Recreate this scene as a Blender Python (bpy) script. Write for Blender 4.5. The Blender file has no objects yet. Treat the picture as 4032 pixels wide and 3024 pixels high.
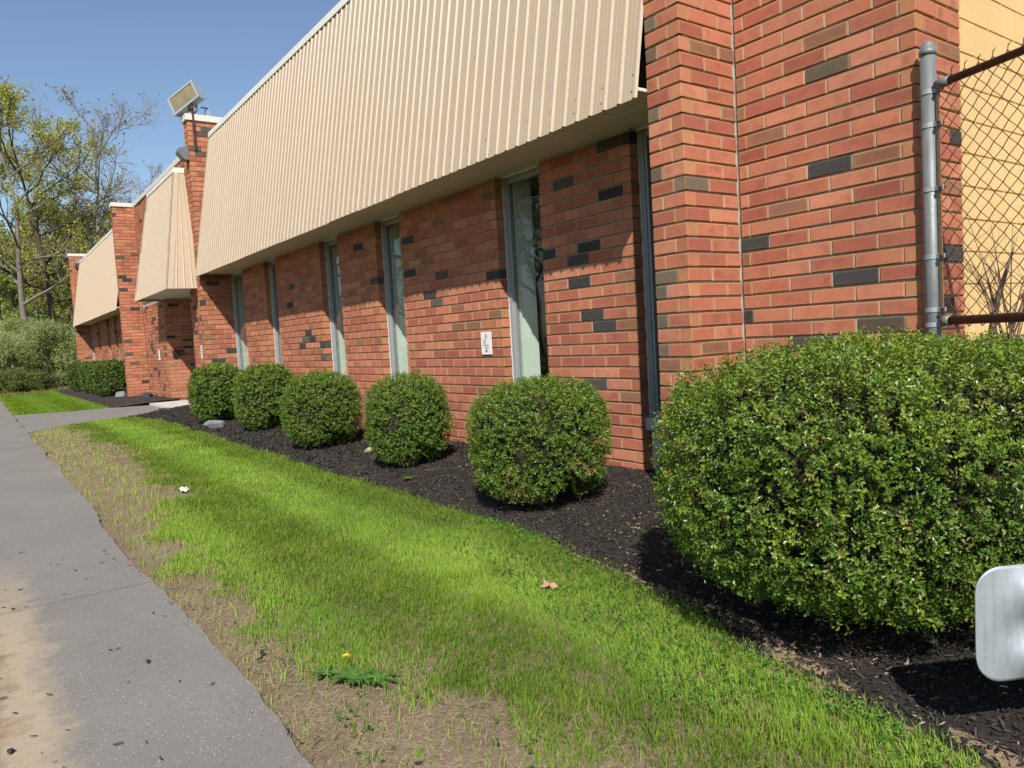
import bpy, bmesh, math, random
import numpy as np
from mathutils import Matrix, Vector
random.seed(7); rng = np.random.default_rng(7)
R = math.radians
scene = bpy.context.scene
COL = scene.collection

# ------------------------------------------------------------------ camera
cam_d = bpy.data.cameras.new("camera"); cam = bpy.data.objects.new("camera", cam_d); COL.objects.link(cam)
CAM = np.array([3.3801, -3.9469, 1.2822]); FPX = 2937.6
def cam_axes(yaw, pitch, roll):
    f = np.array([-math.sin(yaw)*math.cos(pitch), math.cos(yaw)*math.cos(pitch), math.sin(pitch)])
    r = np.array([math.cos(yaw), math.sin(yaw), 0.]); u = np.cross(r, f)
    c, s = math.cos(roll), math.sin(roll)
    return r*c+u*s, -r*s+u*c, f
CR, CU, CF = cam_axes(0.9471, -0.0628, -0.0571)
cam.matrix_world = Matrix(((CR[0], CU[0], -CF[0], CAM[0]), (CR[1], CU[1], -CF[1], CAM[1]), (CR[2], CU[2], -CF[2], CAM[2]), (0, 0, 0, 1)))
cam_d.sensor_width = 36; cam_d.lens = FPX/4032*36; cam_d.clip_start = 0.05; cam_d.clip_end = 2000
scene.camera = cam
scene.render.resolution_x = 1024; scene.render.resolution_y = 768

# ------------------------------------------------------------------ sky, sun, exposure
SUNV = Vector((-1.37, 1.0, -1.62)).normalized()          # direction the light travels
elev = math.asin(-SUNV.z); az = math.atan2(-SUNV.x, -SUNV.y)
world = bpy.data.worlds.new("World"); scene.world = world; world.use_nodes = True
wn = world.node_tree; wn.nodes.clear()
wo = wn.nodes.new('ShaderNodeOutputWorld'); wb = wn.nodes.new('ShaderNodeBackground'); ws = wn.nodes.new('ShaderNodeTexSky')
ws.sky_type = 'NISHITA'; ws.sun_disc = False; ws.sun_elevation = elev; ws.sun_rotation = az
ws.air_density = 1.0; ws.dust_density = 0.6; ws.ozone_density = 1.6; ws.altitude = 100
wb.inputs['Strength'].default_value = 0.105
wn.links.new(ws.outputs[0], wb.inputs[0]); wn.links.new(wb.outputs[0], wo.inputs[0])
sun_d = bpy.data.lights.new("sun", 'SUN'); sun_d.energy = 5.0; sun_d.angle = R(0.53); sun_d.color = (1.0, 0.955, 0.88)
sun = bpy.data.objects.new("sun", sun_d); COL.objects.link(sun); sun.location = (20, -20, 30)
sun.rotation_euler = SUNV.to_track_quat('-Z', 'Y').to_euler()
vs = scene.view_settings
vs.view_transform = 'Standard'; vs.look = 'None'; vs.exposure = 0.36; vs.gamma = 1.0; vs.use_curve_mapping = False
scene.cycles.use_denoising = True; scene.cycles.denoising_input_passes = 'RGB_ALBEDO_NORMAL'; scene.cycles.denoising_prefilter = 'ACCURATE'
scene.cycles.max_bounces = 5; scene.cycles.diffuse_bounces = 3; scene.cycles.glossy_bounces = 3; scene.cycles.transmission_bounces = 4; scene.cycles.transparent_max_bounces = 12
scene.cycles.caustics_reflective = False; scene.cycles.caustics_refractive = False

# ------------------------------------------------------------------ helpers: materials
def new_mat(name):
    m = bpy.data.materials.new(name); m.use_nodes = True; nt = m.node_tree; nt.nodes.clear()
    out = nt.nodes.new('ShaderNodeOutputMaterial')
    return m, nt, out
def nd(nt, typ, **kw):
    n = nt.nodes.new(typ)
    for k, v in kw.items():
        if k in ('operation', 'blend_type', 'data_type', 'attribute_name', 'attribute_type', 'noise_dimensions', 'feature', 'distance', 'clamp', 'use_clamp', 'interpolation_type', 'wave_type', 'bands_direction', 'vector_type'):
            setattr(n, k, v)
    return n
def lk(nt, a, b): nt.links.new(a, b)
def setin(nt, n, i, v):
    if hasattr(v, 'links') or isinstance(v, bpy.types.NodeSocket): nt.links.new(v, n.inputs[i])
    else: n.inputs[i].default_value = v
def math_n(nt, op, a, b=0.0, clamp=False):
    n = nt.nodes.new('ShaderNodeMath'); n.operation = op; n.use_clamp = clamp
    setin(nt, n, 0, a); setin(nt, n, 1, b); return n.outputs[0]
def mix_c(nt, f, a, b, blend='MIX'):
    n = nt.nodes.new('ShaderNodeMix'); n.data_type = 'RGBA'; n.blend_type = blend
    setin(nt, n, 0, f); setin(nt, n, 6, a if not isinstance(a, tuple) else (*a, 1)[:4]); setin(nt, n, 7, b if not isinstance(b, tuple) else (*b, 1)[:4])
    return n.outputs[2]
def noise(nt, scale, detail=3, rough=.55, vec=None, dist=0.0):
    n = nt.nodes.new('ShaderNodeTexNoise'); n.inputs['Scale'].default_value = scale; n.inputs['Detail'].default_value = detail
    n.inputs['Roughness'].default_value = rough; n.inputs['Distortion'].default_value = dist
    if vec is not None: nt.links.new(vec, n.inputs['Vector'])
    return n
def ramp(nt, fac, stops):
    n = nt.nodes.new('ShaderNodeValToRGB'); el = n.color_ramp.elements
    while len(el) > 1: el.remove(el[-1])
    for i, (p, c) in enumerate(stops):
        e = el[0] if i == 0 else el.new(p)
        e.position = p; e.color = (*c, 1) if not isinstance(c, (int, float)) else (c, c, c, 1)
    nt.links.new(fac, n.inputs[0]); return n.outputs[0]
def pos(nt):
    return nt.nodes.new('ShaderNodeNewGeometry').outputs['Position']
def objco(nt):
    return nt.nodes.new('ShaderNodeTexCoord').outputs['Object']
def principled(nt, out, color, rough=.8, spec=.3, metal=0., bump=None, bstr=.3, bdist=.01):
    p = nt.nodes.new('ShaderNodeBsdfPrincipled')
    setin(nt, p, 'Base Color', color if not isinstance(color, tuple) else (*color, 1)[:4])
    setin(nt, p, 'Roughness', rough); setin(nt, p, 'Specular IOR Level', spec); setin(nt, p, 'Metallic', metal)
    if bump is not None:
        b = nt.nodes.new('ShaderNodeBump'); b.inputs['Strength'].default_value = bstr; b.inputs['Distance'].default_value = bdist
        nt.links.new(bump, b.inputs['Height']); nt.links.new(b.outputs[0], p.inputs['Normal'])
    nt.links.new(p.outputs[0], out.inputs[0]); return p
def simple(name, color, rough=.7, spec=.3, metal=0., var=.12, scale=8., bscale=None, bstr=.2, bdist=.004):
    m, nt, out = new_mat(name)
    v = pos(nt)
    n1 = noise(nt, scale, 5, .6, v)
    c = mix_c(nt, n1.outputs[0], tuple(x*(1-var*1.6) for x in color), tuple(min(1, x*(1+var*1.6)) for x in color))
    b = None
    if bscale: b = noise(nt, bscale, 4, .6, v).outputs[0]
    principled(nt, out, c, rough, spec, metal, b, bstr, bdist)
    return m

# bricks: metric coordinates inside each brick are stored per vertex in 'bl' (u, v, half length)
def brick_mat(name, from_object):
    m, nt, out = new_mat(name)
    at = nd(nt, 'ShaderNodeAttribute'); at.attribute_name = 'bl'
    sp = nt.nodes.new('ShaderNodeSeparateXYZ'); lk(nt, at.outputs['Vector'], sp.inputs[0])
    du = math_n(nt, 'SUBTRACT', sp.outputs[2], math_n(nt, 'ABSOLUTE', sp.outputs[0]))
    dv = math_n(nt, 'SUBTRACT', 0.044, math_n(nt, 'ABSOLUTE', sp.outputs[1]))
    e = math_n(nt, 'MINIMUM', du, dv)
    v = pos(nt)
    nlow = noise(nt, 9, 3, .6, v)
    w = math_n(nt, 'MULTIPLY', nlow.outputs[0], 0.042)
    mr = nt.nodes.new('ShaderNodeMapRange'); mr.interpolation_type = 'SMOOTHSTEP'
    setin(nt, mr, 0, e); setin(nt, mr, 1, 0.0); setin(nt, mr, 2, w); setin(nt, mr, 3, 1.0); setin(nt, mr, 4, 0.0)
    if from_object:
        oi = nt.nodes.new('ShaderNodeObjectInfo'); base = oi.outputs['Color']; fl = oi.outputs['Alpha']
    else:
        ac = nd(nt, 'ShaderNodeAttribute'); ac.attribute_name = 'bcol'; base = ac.outputs['Color']; fl = ac.outputs['Alpha']
    nfl = noise(nt, 3.5, 2, .5, v)
    amt = math_n(nt, 'MULTIPLY', math_n(nt, 'MULTIPLY', mr.outputs[0], fl), math_n(nt, 'MULTIPLY', nfl.outputs[0], 1.5), True)
    c = mix_c(nt, amt, base, (0.42, 0.215, 0.090))
    # purple-brown core blotches
    core = math_n(nt, 'MULTIPLY', math_n(nt, 'SUBTRACT', nlow.outputs[0], .46, True), math_n(nt, 'MULTIPLY', fl, 3.0), True)
    c = mix_c(nt, math_n(nt, 'MULTIPLY', core, math_n(nt, 'SUBTRACT', 1.0, mr.outputs[0])), c, (0.25, 0.075, 0.052))
    grit = noise(nt, 330, 4, .75, v)
    g = ramp(nt, grit.outputs[0], [(.30, .42), (.46, .95), (.62, 1.22)])
    c = mix_c(nt, 1.0, c, g, 'MULTIPLY')
    st = noise(nt, 1.4, 4, .6, v)
    c = mix_c(nt, 1.0, c, ramp(nt, st.outputs[0], [(.3, .86), (.7, 1.08)]), 'MULTIPLY')
    principled(nt, out, c, .92, .15, 0., grit.outputs[0], .55, .004)
    return m
M_brick_obj = brick_mat("brick_single", True)
M_brick_att = brick_mat("brick_field", False)
M_mortar = simple("mortar", (0.40, 0.36, 0.30), .95, .1, 0, .2, 30, 160, .4, .003)
M_concrete = simple("concrete", (0.50, 0.47, 0.41), .9, .2, 0, .14, 4, 120, .3, .002)
M_coping = simple("coping_metal", (0.63, 0.58, 0.49), .5, .4, 0, .07, 2.5)
M_cap = simple("cap_flashing", (0.66, 0.64, 0.58), .5, .4, 0, .06, 2.5)
def siding():
    m, nt, out = new_mat("tan_siding")
    v = pos(nt)
    mp = nt.nodes.new('ShaderNodeMapping'); mp.inputs['Scale'].default_value = (9, 9, .35); lk(nt, v, mp.inputs[0])
    s = noise(nt, 2.0, 5, .65, mp.outputs[0])
    big = noise(nt, .7, 3, .5, v)
    c = mix_c(nt, s.outputs[0], (0.395, 0.308, 0.215), (0.475, 0.382, 0.278))
    c = mix_c(nt, math_n(nt, 'MULTIPLY', big.outputs[0], .22), c, (0.36, 0.25, 0.155))
    rr = nt.nodes.new('ShaderNodeMapRange'); setin(nt, rr, 0, s.outputs[0]); rr.inputs[3].default_value = .34; rr.inputs[4].default_value = .56
    principled(nt, out, c, rr.outputs[0], .42)
    return m
M_siding = siding()
M_soffit = simple("cream_soffit", (0.74, 0.70, 0.58), .6, .3, 0, .06, 3)
M_alu = simple("grey_aluminium", (0.36, 0.39, 0.40), .45, .4, .35, .1, 12)
M_caulk = simple("white_caulk", (0.62, 0.62, 0.58), .8, .2, 0, .12, 40)
M_board = simple("pale_green_board", (0.72, 0.79, 0.71), .7, .2, 0, .05, 3)
M_dark_in = simple("dark_interior", (0.06, 0.065, 0.06), .9, .1, 0, .2, 1)
M_roof = simple("grey_roofing", (0.22, 0.21, 0.2), .95, .1, 0, .15, 1)
def glass_mat():
    m, nt, out = new_mat("window_glass")
    ge = nt.nodes.new('ShaderNodeNewGeometry'); vd = nt.nodes.new('ShaderNodeVectorMath'); vd.operation = 'DOT_PRODUCT'
    lk(nt, ge.outputs['Normal'], vd.inputs[0]); lk(nt, ge.outputs['Incoming'], vd.inputs[1])
    om = math_n(nt, 'SUBTRACT', 1.0, math_n(nt, 'ABSOLUTE', vd.outputs['Value']), True)
    frv = math_n(nt, 'ADD', .05, math_n(nt, 'MULTIPLY', math_n(nt, 'POWER', om, 5.0), .9))
    tr = nt.nodes.new('ShaderNodeBsdfTransparent'); tr.inputs[0].default_value = (.93, .96, .945, 1)
    gl = nt.nodes.new('ShaderNodeBsdfGlossy'); gl.inputs['Roughness'].default_value = .01
    b = nt.nodes.new('ShaderNodeBump'); b.inputs['Strength'].default_value = .05; b.inputs['Distance'].default_value = .02
    lk(nt, noise(nt, 2.2, 1, .4, pos(nt)).outputs[0], b.inputs['Height']); lk(nt, b.outputs[0], gl.inputs['Normal'])
    mx = nt.nodes.new('ShaderNodeMixShader'); lk(nt, frv, mx.inputs[0]); lk(nt, tr.outputs[0], mx.inputs[1]); lk(nt, gl.outputs[0], mx.inputs[2])
    lk(nt, mx.outputs[0], out.inputs[0]); return m
M_glass = glass_mat()
def cmu_mat():
    m, nt, out = new_mat("painted_block")
    v = pos(nt); n1 = noise(nt, 90, 4, .65, v); n2 = noise(nt, 1.3, 4, .6, v)
    c = mix_c(nt, n2.outputs[0], (0.55, 0.375, 0.155), (0.70, 0.49, 0.23))
    principled(nt, out, c, .75, .3, 0, n1.outputs[0], .5, .006); return m
M_cmu = cmu_mat()
def galv_mat(name, base, rust, amount):
    m, nt, out = new_mat(name)
    v = objco(nt); a = noise(nt, 14, 5, .7, v); b = noise(nt, 120, 3, .6, v)
    mp = nt.nodes.new('ShaderNodeMapping'); mp.inputs['Scale'].default_value = (40, 40, 3); lk(nt, v, mp.inputs[0])
    st = noise(nt, 1.5, 4, .7, mp.outputs[0])
    c = mix_c(nt, a.outputs[0], tuple(x*.72 for x in base), tuple(min(1, x*1.25) for x in base))
    c = mix_c(nt, ramp(nt, st.outputs[0], [(.45, 0.), (.75, .55)]), c, tuple(x*.55 for x in base))
    f = ramp(nt, a.outputs[0], [(1-amount-.06, 0.), (1-amount+.06, 1.)])
    c = mix_c(nt, f, c, rust)
    rr = nt.nodes.new('ShaderNodeMapRange'); setin(nt, rr, 0, b.outputs[0]); rr.inputs[3].default_value = .38; rr.inputs[4].default_value = .7
    principled(nt, out, c, rr.outputs[0], .4, .35, b.outputs[0], .12, .002); return m
M_galv = galv_mat("galvanised_steel", (0.19, 0.205, 0.20), (0.22, 0.10, 0.04), .24)
M_rust = galv_mat("rusty_steel", (0.13, 0.055, 0.035), (0.07, 0.03, 0.022), .5)
M_rail = galv_mat("weathered_zinc", (0.335, 0.37, 0.395), (0.22, 0.22, 0.215), .30)
M_barwood = galv_mat("rusty_bar", (0.30, 0.17, 0.075), (0.16, 0.08, 0.04), .4)
M_black = simple("black_plastic", (0.02, 0.02, 0.022), .45, .4, 0, .1, 10)
M_red = simple("red_plastic", (0.45, 0.02, 0.02), .4, .4, 0, .1, 10)
M_white = simple("white_plate", (0.74, 0.73, 0.68), .5, .3, 0, .04, 10)
M_lampbody = simple("grey_lamp_body", (0.33, 0.36, 0.37), .45, .4, .2, .08, 8)
M_lens = simple("dusty_lens", (0.20, 0.17, 0.095), .25, .5, 0, .25, 6)
M_bronze = simple("bronze_lamp_body", (0.16, 0.17, 0.16), .5, .4, .2, .1, 8)
M_slate = simple("slate_stone", (0.17, 0.18, 0.18), .85, .2, 0, .25, 9, 40, .5, .01)
M_tanstone = simple("tan_stone", (0.42, 0.33, 0.20), .9, .2, 0, .3, 18, 40, .5, .01)
M_darkstone = simple("dark_stone", (0.035, 0.037, 0.04), .8, .25, 0, .25, 9, 40, .5, .01)

# ------------------------------------------------------------------ helpers: meshes
def link(o, parent=None):
    COL.objects.link(o)
    if parent is not None: o.parent = parent
    return o
def tag(o, label=None, cat=None, group=None, kind=None):
    if label: o["label"] = label
    if cat: o["category"] = cat
    if group: o["group"] = group
    if kind: o["kind"] = kind
    return o
def empty(name, loc=(0, 0, 0), rz=0):
    o = bpy.data.objects.new(name, None); o.location = loc; o.rotation_euler = (0, 0, rz); o.empty_display_size = .1
    return link(o)
def mesh_np(name, V, F, mat, parent=None, attrs=None, smooth=False, loc=None):
    """V (N,3), F (M,k) int array or list of such arrays"""
    V = np.asarray(V, dtype=np.float32)
    Fs = F if isinstance(F, list) else [F]
    me = bpy.data.meshes.new(name); me.vertices.add(len(V)); me.vertices.foreach_set('co', V.ravel())
    tot = [np.full(len(f), f.shape[1], dtype=np.int32) for f in Fs]; tot = np.concatenate(tot)
    idx = np.concatenate([np.asarray(f, dtype=np.int32).ravel() for f in Fs])
    me.loops.add(len(idx)); me.loops.foreach_set('vertex_index', idx)
    me.polygons.add(len(tot)); st = np.concatenate([[0], np.cumsum(tot)[:-1]]).astype(np.int32)
    me.polygons.foreach_set('loop_start', st)
    if smooth: me.polygons.foreach_set('use_smooth', np.ones(len(tot), dtype=bool))
    for k, (typ, arr) in (attrs or {}).items():
        a = me.attributes.new(k, typ, 'POINT')
        a.data.foreach_set('color' if 'COLOR' in typ else ('vector' if 'VECTOR' in typ else 'value'), np.asarray(arr, dtype=np.float32).ravel())
    me.update(calc_edges=True); me.validate()
    if not smooth: me.shade_flat()
    me.materials.append(mat)
    o = bpy.data.objects.new(name, me)
    if loc is not None: o.location = loc
    return link(o, parent)
class MB:
    """collects simple solids and builds them as one mesh object"""
    def __init__(s): s.v = []; s.f = []
    def add(s, vs, fs):
        b = len(s.v); s.v += [tuple(map(float, p)) for p in vs]; s.f += [tuple(i+b for i in f) for f in fs]; return s
    def box(s, x0, x1, y0, y1, z0, z1):
        return s.add([(x0, y0, z0), (x1, y0, z0), (x1, y1, z0), (x0, y1, z0), (x0, y0, z1), (x1, y0, z1), (x1, y1, z1), (x0, y1, z1)],
              [(0, 3, 2, 1), (4, 5, 6, 7), (0, 1, 5, 4), (1, 2, 6, 5), (2, 3, 7, 6), (3, 0, 4, 7)])
    def obox(s, c, ax, ay, az):
        c, ax, ay, az = map(np.asarray, (c, ax, ay, az))
        P = [c+i*ax+j*ay+k*az for k in (-1, 1) for i, j in ((-1, -1), (1, -1), (1, 1), (-1, 1))]
        return s.add(P, [(0, 3, 2, 1), (4, 5, 6, 7), (0, 1, 5, 4), (1, 2, 6, 5), (2, 3, 7, 6), (3, 0, 4, 7)])
    def prism(s, pts, off):
        n = len(pts); off = np.asarray(off)
        P = [np.asarray(p) for p in pts]+[np.asarray(p)+off for p in pts]
        return s.add(P, [tuple(range(n))[::-1], tuple(range(n, 2*n))]+[(i, (i+1) % n, (i+1) % n+n, i+n) for i in range(n)])
    def tube(s, pts, r, n=10, cap=True):
        pts = [np.asarray(p, float) for p in pts]; rs = r if isinstance(r, (list, tuple)) else [r]*len(pts)
        b = len(s.v); ref = None
        for i, p in enumerate(pts):
            t = pts[min(i+1, len(pts)-1)]-pts[max(i-1, 0)]; t = t/(np.linalg.norm(t)+1e-9)
            if ref is None: ref = np.array([1., 0, 0]) if abs(t[0]) < .8 else np.array([0, 1., 0])
            a = np.cross(t, ref); a /= np.linalg.norm(a)+1e-9; c = np.cross(t, a); ref = -np.cross(t, a) if False else ref
            for k in range(n):
                q = p+rs[i]*(a*math.cos(2*math.pi*k/n)+c*math.sin(2*math.pi*k/n)); s.v.append(tuple(q))
        for i in range(len(pts)-1):
            for k in range(n):
                s.f.append((b+i*n+k, b+i*n+(k+1) % n, b+(i+1)*n+(k+1) % n, b+(i+1)*n+k))
        if cap:
            s.f.append(tuple(b+k for k in range(n))[::-1]); e = b+(len(pts)-1)*n; s.f.append(tuple(e+k for k in range(n)))
        return s
    def build(s, name, mat, parent=None, bevel=0., smooth=False, loc=None):
        me = bpy.data.meshes.new(name)
        V = s.v
        if loc is not None: V = [tuple(np.asarray(p)-np.asarray(loc)) for p in s.v]
        me.from_pydata(V, [], s.f); me.update()
        if smooth: me.polygons.foreach_set('use_smooth', [True]*len(me.polygons))
        me.materials.append(mat)
        o = bpy.data.objects.new(name, me)
        if loc is not None: o.location = loc
        if bevel:
            bm = bmesh.new(); bm.from_mesh(me); bmesh.ops.bevel(bm, geom=bm.edges[:], offset=bevel, segments=2, affect='EDGES', profile=.6); bm.to_mesh(me); bm.free()
        return link(o, parent)
# value noise on the plane, for scatter masks and mounds
_G = rng.random((64, 64, 8))
def vnoise(x, y, s=1.0, ch=0):
    x = np.asarray(x)*s+31.7*ch; y = np.asarray(y)*s+17.3*ch
    xi = np.floor(x).astype(int); yi = np.floor(y).astype(int); fx = x-xi; fy = y-yi
    fx = fx*fx*(3-2*fx); fy = fy*fy*(3-2*fy); g = _G[:, :, ch % 8]
    a = g[xi % 64, yi % 64]; b = g[(xi+1) % 64, yi % 64]; c = g[xi % 64, (yi+1) % 64]; d = g[(xi+1) % 64, (yi+1) % 64]
    return (a*(1-fx)+b*fx)*(1-fy)+(c*(1-fx)+d*fx)*fy
def fbm(x, y, s=1.0, ch=0): return .55*vnoise(x, y, s, ch)+.3*vnoise(x, y, s*2.1, ch+1)+.15*vnoise(x, y, s*4.3, ch+2)
def sstep(a, b, x): t = np.clip((np.asarray(x)-a)/(b-a), 0, 1); return t*t*(3-2*t)
def project(P):
    d = np.asarray(P)-CAM; z = d@CF
    return np.stack([2016+FPX*(d@CR)/z, 1512-FPX*(d@CU)/z, z], -1)

# ------------------------------------------------------------------ ground, paths, beds
def mulch_edge(x):      # Y of the edge between lawn and mulch
    xs = [-16, -14.7, -13.2, -11.8, -8.6, -3.5, -1.8, -.46, .05, .8, 1.27, 1.55, 2.1, 2.43, 4.5]
    ys = [-1.1, -1.22, -.96, -.92, -1.03, -1.07, -1.10, -1.07, -1.24, -1.36, -1.46, -1.58, -1.67, -1.76, -2.1]
    x = np.asarray(x, float)
    return np.interp(x, xs, ys)+.05*(vnoise(x, x*0, 2.3, 3)-.5)+.06*(vnoise(x, x*0, 7., 4)-.5)
def bed_z(x, y):
    x = np.asarray(x, float); y = np.asarray(y, float)
    return .085*sstep(-1.1, .3, y)+.022*(fbm(x, y, 2.4, 2)-.5)+.012*(fbm(x, y, 9, 5)-.5)+.012
def grid_mesh(name, x0, x1, y0, y1, nx, ny, zf, mat, keep=None):
    gx, gy = np.meshgrid(np.linspace(x0, x1, nx), np.linspace(y0, y1, ny), indexing='ij')
    V = np.stack([gx, gy, zf(gx, gy)], -1).reshape(-1, 3)
    i = np.arange((nx-1)*(ny-1)); a = (i//(ny-1))*ny+i % (ny-1)
    F = np.stack([a, a+ny, a+ny+1, a+1], -1)
    if keep is not None:
        c = V[F].mean(1); F = F[keep(c[:, 0], c[:, 1])]
    return mesh_np(name, V, F, mat, smooth=True)
def soil_mat():
    m, nt, out = new_mat("lawn_soil"); v = pos(nt)
    a = noise(nt, 2.2, 5, .65, v); b = noise(nt, 60, 4, .7, v)
    c = mix_c(nt, a.outputs[0], (0.10, 0.07, 0.045), (0.27, 0.205, 0.14))
    c = mix_c(nt, 1., c, ramp(nt, b.outputs[0], [(.3, .62), (.65, 1.2)]), 'MULTIPLY')
    principled(nt, out, c, .95, .1, 0, b.outputs[0], .6, .01); return m
M_soil = soil_mat()
def far_ground_mat():
    m, nt, out = new_mat("ground_cover"); v = pos(nt)
    a = noise(nt, .25, 5, .6, v); b = noise(nt, 9, 5, .7, v)
    c = mix_c(nt, ramp(nt, a.outputs[0], [(.4, 0.), (.6, 1.)]), (0.085, 0.105, 0.035), (0.13, 0.095, 0.055))
    c = mix_c(nt, 1., c, ramp(nt, b.outputs[0], [(.3, .6), (.7, 1.25)]), 'MULTIPLY')
    principled(nt, out, c, .95, .1, 0, b.outputs[0], .7, .05); return m
M_far = far_ground_mat()
ground = grid_mesh("ground", -400, 400, -400, 400, 41, 41, lambda x, y: x*0-.06, M_far)
tag(ground, "brown and green leaf-littered ground reaching back under the woods", kind="structure")
def asphalt_mat():
    m, nt, out = new_mat("worn_asphalt"); v = pos(nt)
    big = noise(nt, 1.1, 4, .6, v); mid = noise(nt, 7, 7, .75, v)
    c = mix_c(nt, big.outputs[0], (0.165, 0.153, 0.138), (0.275, 0.256, 0.232))
    c = mix_c(nt, math_n(nt, 'MULTIPLY', mid.outputs[0], .5), c, (0.150, 0.140, 0.127))
    vo = nt.nodes.new('ShaderNodeTexVoronoi'); vo.inputs['Scale'].default_value = 75; lk(nt, v, vo.inputs['Vector'])
    stone = ramp(nt, vo.outputs['Distance'], [(.16, 1.), (.30, 0.)])
    cs = nt.nodes.new('ShaderNodeSeparateColor'); lk(nt, vo.outputs['Color'], cs.inputs[0])
    c = mix_c(nt, math_n(nt, 'MULTIPLY', stone, ramp(nt, cs.outputs[0], [(.55, 0.), (.75, .75)])), c, (0.50, 0.47, 0.41))
    c = mix_c(nt, math_n(nt, 'MULTIPLY', stone, ramp(nt, cs.outputs[1], [(.7, 0.), (.8, .8)])), c, (0.05, 0.05, 0.052))
    fine = noise(nt, 260, 3, .7, v)
    c = mix_c(nt, 1., c, ramp(nt, fine.outputs[0], [(.3, .6), (.7, 1.3)]), 'MULTIPLY')
    # washed-in sandy soil along the kerb side of the path
    sx = nt.nodes.new('ShaderNodeSeparateXYZ'); lk(nt, v, sx.inputs[0])
    dn = noise(nt, 4.5, 8, .72, v)
    edge = math_n(nt, 'ADD', math_n(nt, 'MULTIPLY', sx.outputs[1], -1.0), math_n(nt, 'MULTIPLY', dn.outputs[0], .55))
    f1 = ramp(nt, math_n(nt, 'SUBTRACT', edge, 3.35), [(.66, 0.), (.80, .8)])
    xfade = nt.nodes.new('ShaderNodeMapRange'); setin(nt, xfade, 0, sx.outputs[0]); xfade.inputs[1].default_value = -2.6; xfade.inputs[2].default_value = -.9
    f1 = math_n(nt, 'MULTIPLY', f1, xfade.outputs[0])
    c = mix_c(nt, f1, c, (0.40, 0.315, 0.215))
    f2 = ramp(nt, math_n(nt, 'SUBTRACT', edge, 3.35), [(.84, 0.), (.94, .9)])
    f2 = math_n(nt, 'MULTIPLY', f2, xfade.outputs[0])
    dk = noise(nt, 16, 4, .7, v)
    c = mix_c(nt, f2, c, mix_c(nt, dk.outputs[0], (0.13, 0.075, 0.045), (0.30, 0.20, 0.13)))
    hb = math_n(nt, 'ADD', fine.outputs[0], math_n(nt, 'MULTIPLY', stone, .5))
    principled(nt, out, c, .9, .2, 0, hb, .55, .004); return m
M_asph = asphalt_mat()
M_crack = simple("joint_soil", (0.05, 0.042, 0.032), .95, .1, 0, .3, 30)
sidewalk = MB().box(-60, 5.4, -4.75, -3.23, -.05, -.022).build("sidewalk", M_crack)
tag(sidewalk, "grey worn asphalt path running along the grass", kind="structure")
def slab(x0, x1, y0, y1, zt, jag=0.0):
    n = max(2, int((x1-x0)/.05)) if jag else 2
    xs = np.linspace(x0, x1, n)
    ye = y1+(jag*((vnoise(xs, xs*0, .9, 1)-.5)*1.4+(vnoise(xs, xs*0, 7, 2)-.5)*.35) if jag else 0*xs)
    V = [(x, y0, zt) for x in xs]+[(x, y, zt) for x, y in zip(xs, ye)]+[(x, y, -.045) for x, y in zip(xs, ye+.02)]
    V += [(x0, y0, -.045), (x1, y0, -.045)]
    F = [(i, i+1, n+i+1, n+i) for i in range(n-1)]+[(n+i, n+i+1, 2*n+i+1, 2*n+i) for i in range(n-1)]
    F += [(0, n, 2*n, 3*n), (n-1, 3*n+1, 3*n-1, 2*n-1)]
    return MB().add(V, F).build("paving_slab", M_asph, sidewalk)
jx = [5.4, 1.78, -1.28, -4.33, -7.38, -10.45, -13.5, -16.55, -19.7, -22.75, -25.8, -28.85, -31.9, -36.0, -42.0, -60]
for i in range(len(jx)-1):
    slab(jx[i+1]+.011, jx[i]-.011, -4.75, -3.2, .004*((i*7) % 3)-.004, .07)
# entry path and concrete slab
ep = MB()
poly = [(-13.35, -3.19), (-14.2, -2.25), (-15.15, -1.0), (-15.75, -.19), (-18.75, -.17), (-19.1, -1.1), (-19.15, -2.1), (-19.75, -3.19)]
ep.prism([(x, y, -.05) for x, y in poly], (0, 0, .052))
tag(ep.build("entry_path", M_asph), "grey asphalt path leading to the entrance recess", kind="structure")
es = MB().box(-18.75, -15.6, -.15, 2.3, -.05, .055)
tag(es.build("entry_slab", M_concrete, bevel=.008), "pale concrete slab at the entrance recess", kind="structure")
# lawns (soil under the grass)
def in_path(x, y): return (x > np.interp(y, [-3.2, -2.1, -1.1, -.17], [-19.75, -19.15, -19.1, -18.75])) & (x < np.interp(y, [-3.2, -2.25, -1.0, -.19], [-13.35, -14.2, -15.15, -15.75]))
lawn = grid_mesh("lawn", -15.4, 5.4, -3.3, -.8, 210, 50, lambda x, y: -.018+.02*(fbm(x, y, 1.1, 6)-.5)+.012*sstep(-3.2, -2.8, y), M_soil, lambda x, y: ~in_path(x, y))
tag(lawn, "bare brown soil of the front lawn beside the path", kind="structure")
lawn2 = grid_mesh("far_lawn", -40, -19.0, -3.3, -.8, 60, 20, lambda x, y: x*0-.012, M_soil, lambda x, y: ~in_path(x, y))
tag(lawn2, "soil of the small far lawn past the entry path", kind="structure")
def mulch_mat():
    m, nt, out = new_mat("black_mulch"); v = pos(nt)
    a = noise(nt, 3, 5, .7, v); b = noise(nt, 75, 5, .75, v, .6)
    c = mix_c(nt, b.outputs[0], (0.014, 0.012, 0.0105), (0.062, 0.053, 0.046))
    soilf = ramp(nt, a.outputs[0], [(.54, 0.), (.72, .7)])
    sx = nt.nodes.new('ShaderNodeSeparateXYZ'); lk(nt, v, sx.inputs[0])
    c = mix_c(nt, soilf, c, (0.13, 0.095, 0.068))
    principled(nt, out, c, .85, .25, 0, b.outputs[0], .9, .02); return m
M_mulch = mulch_mat()
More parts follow.
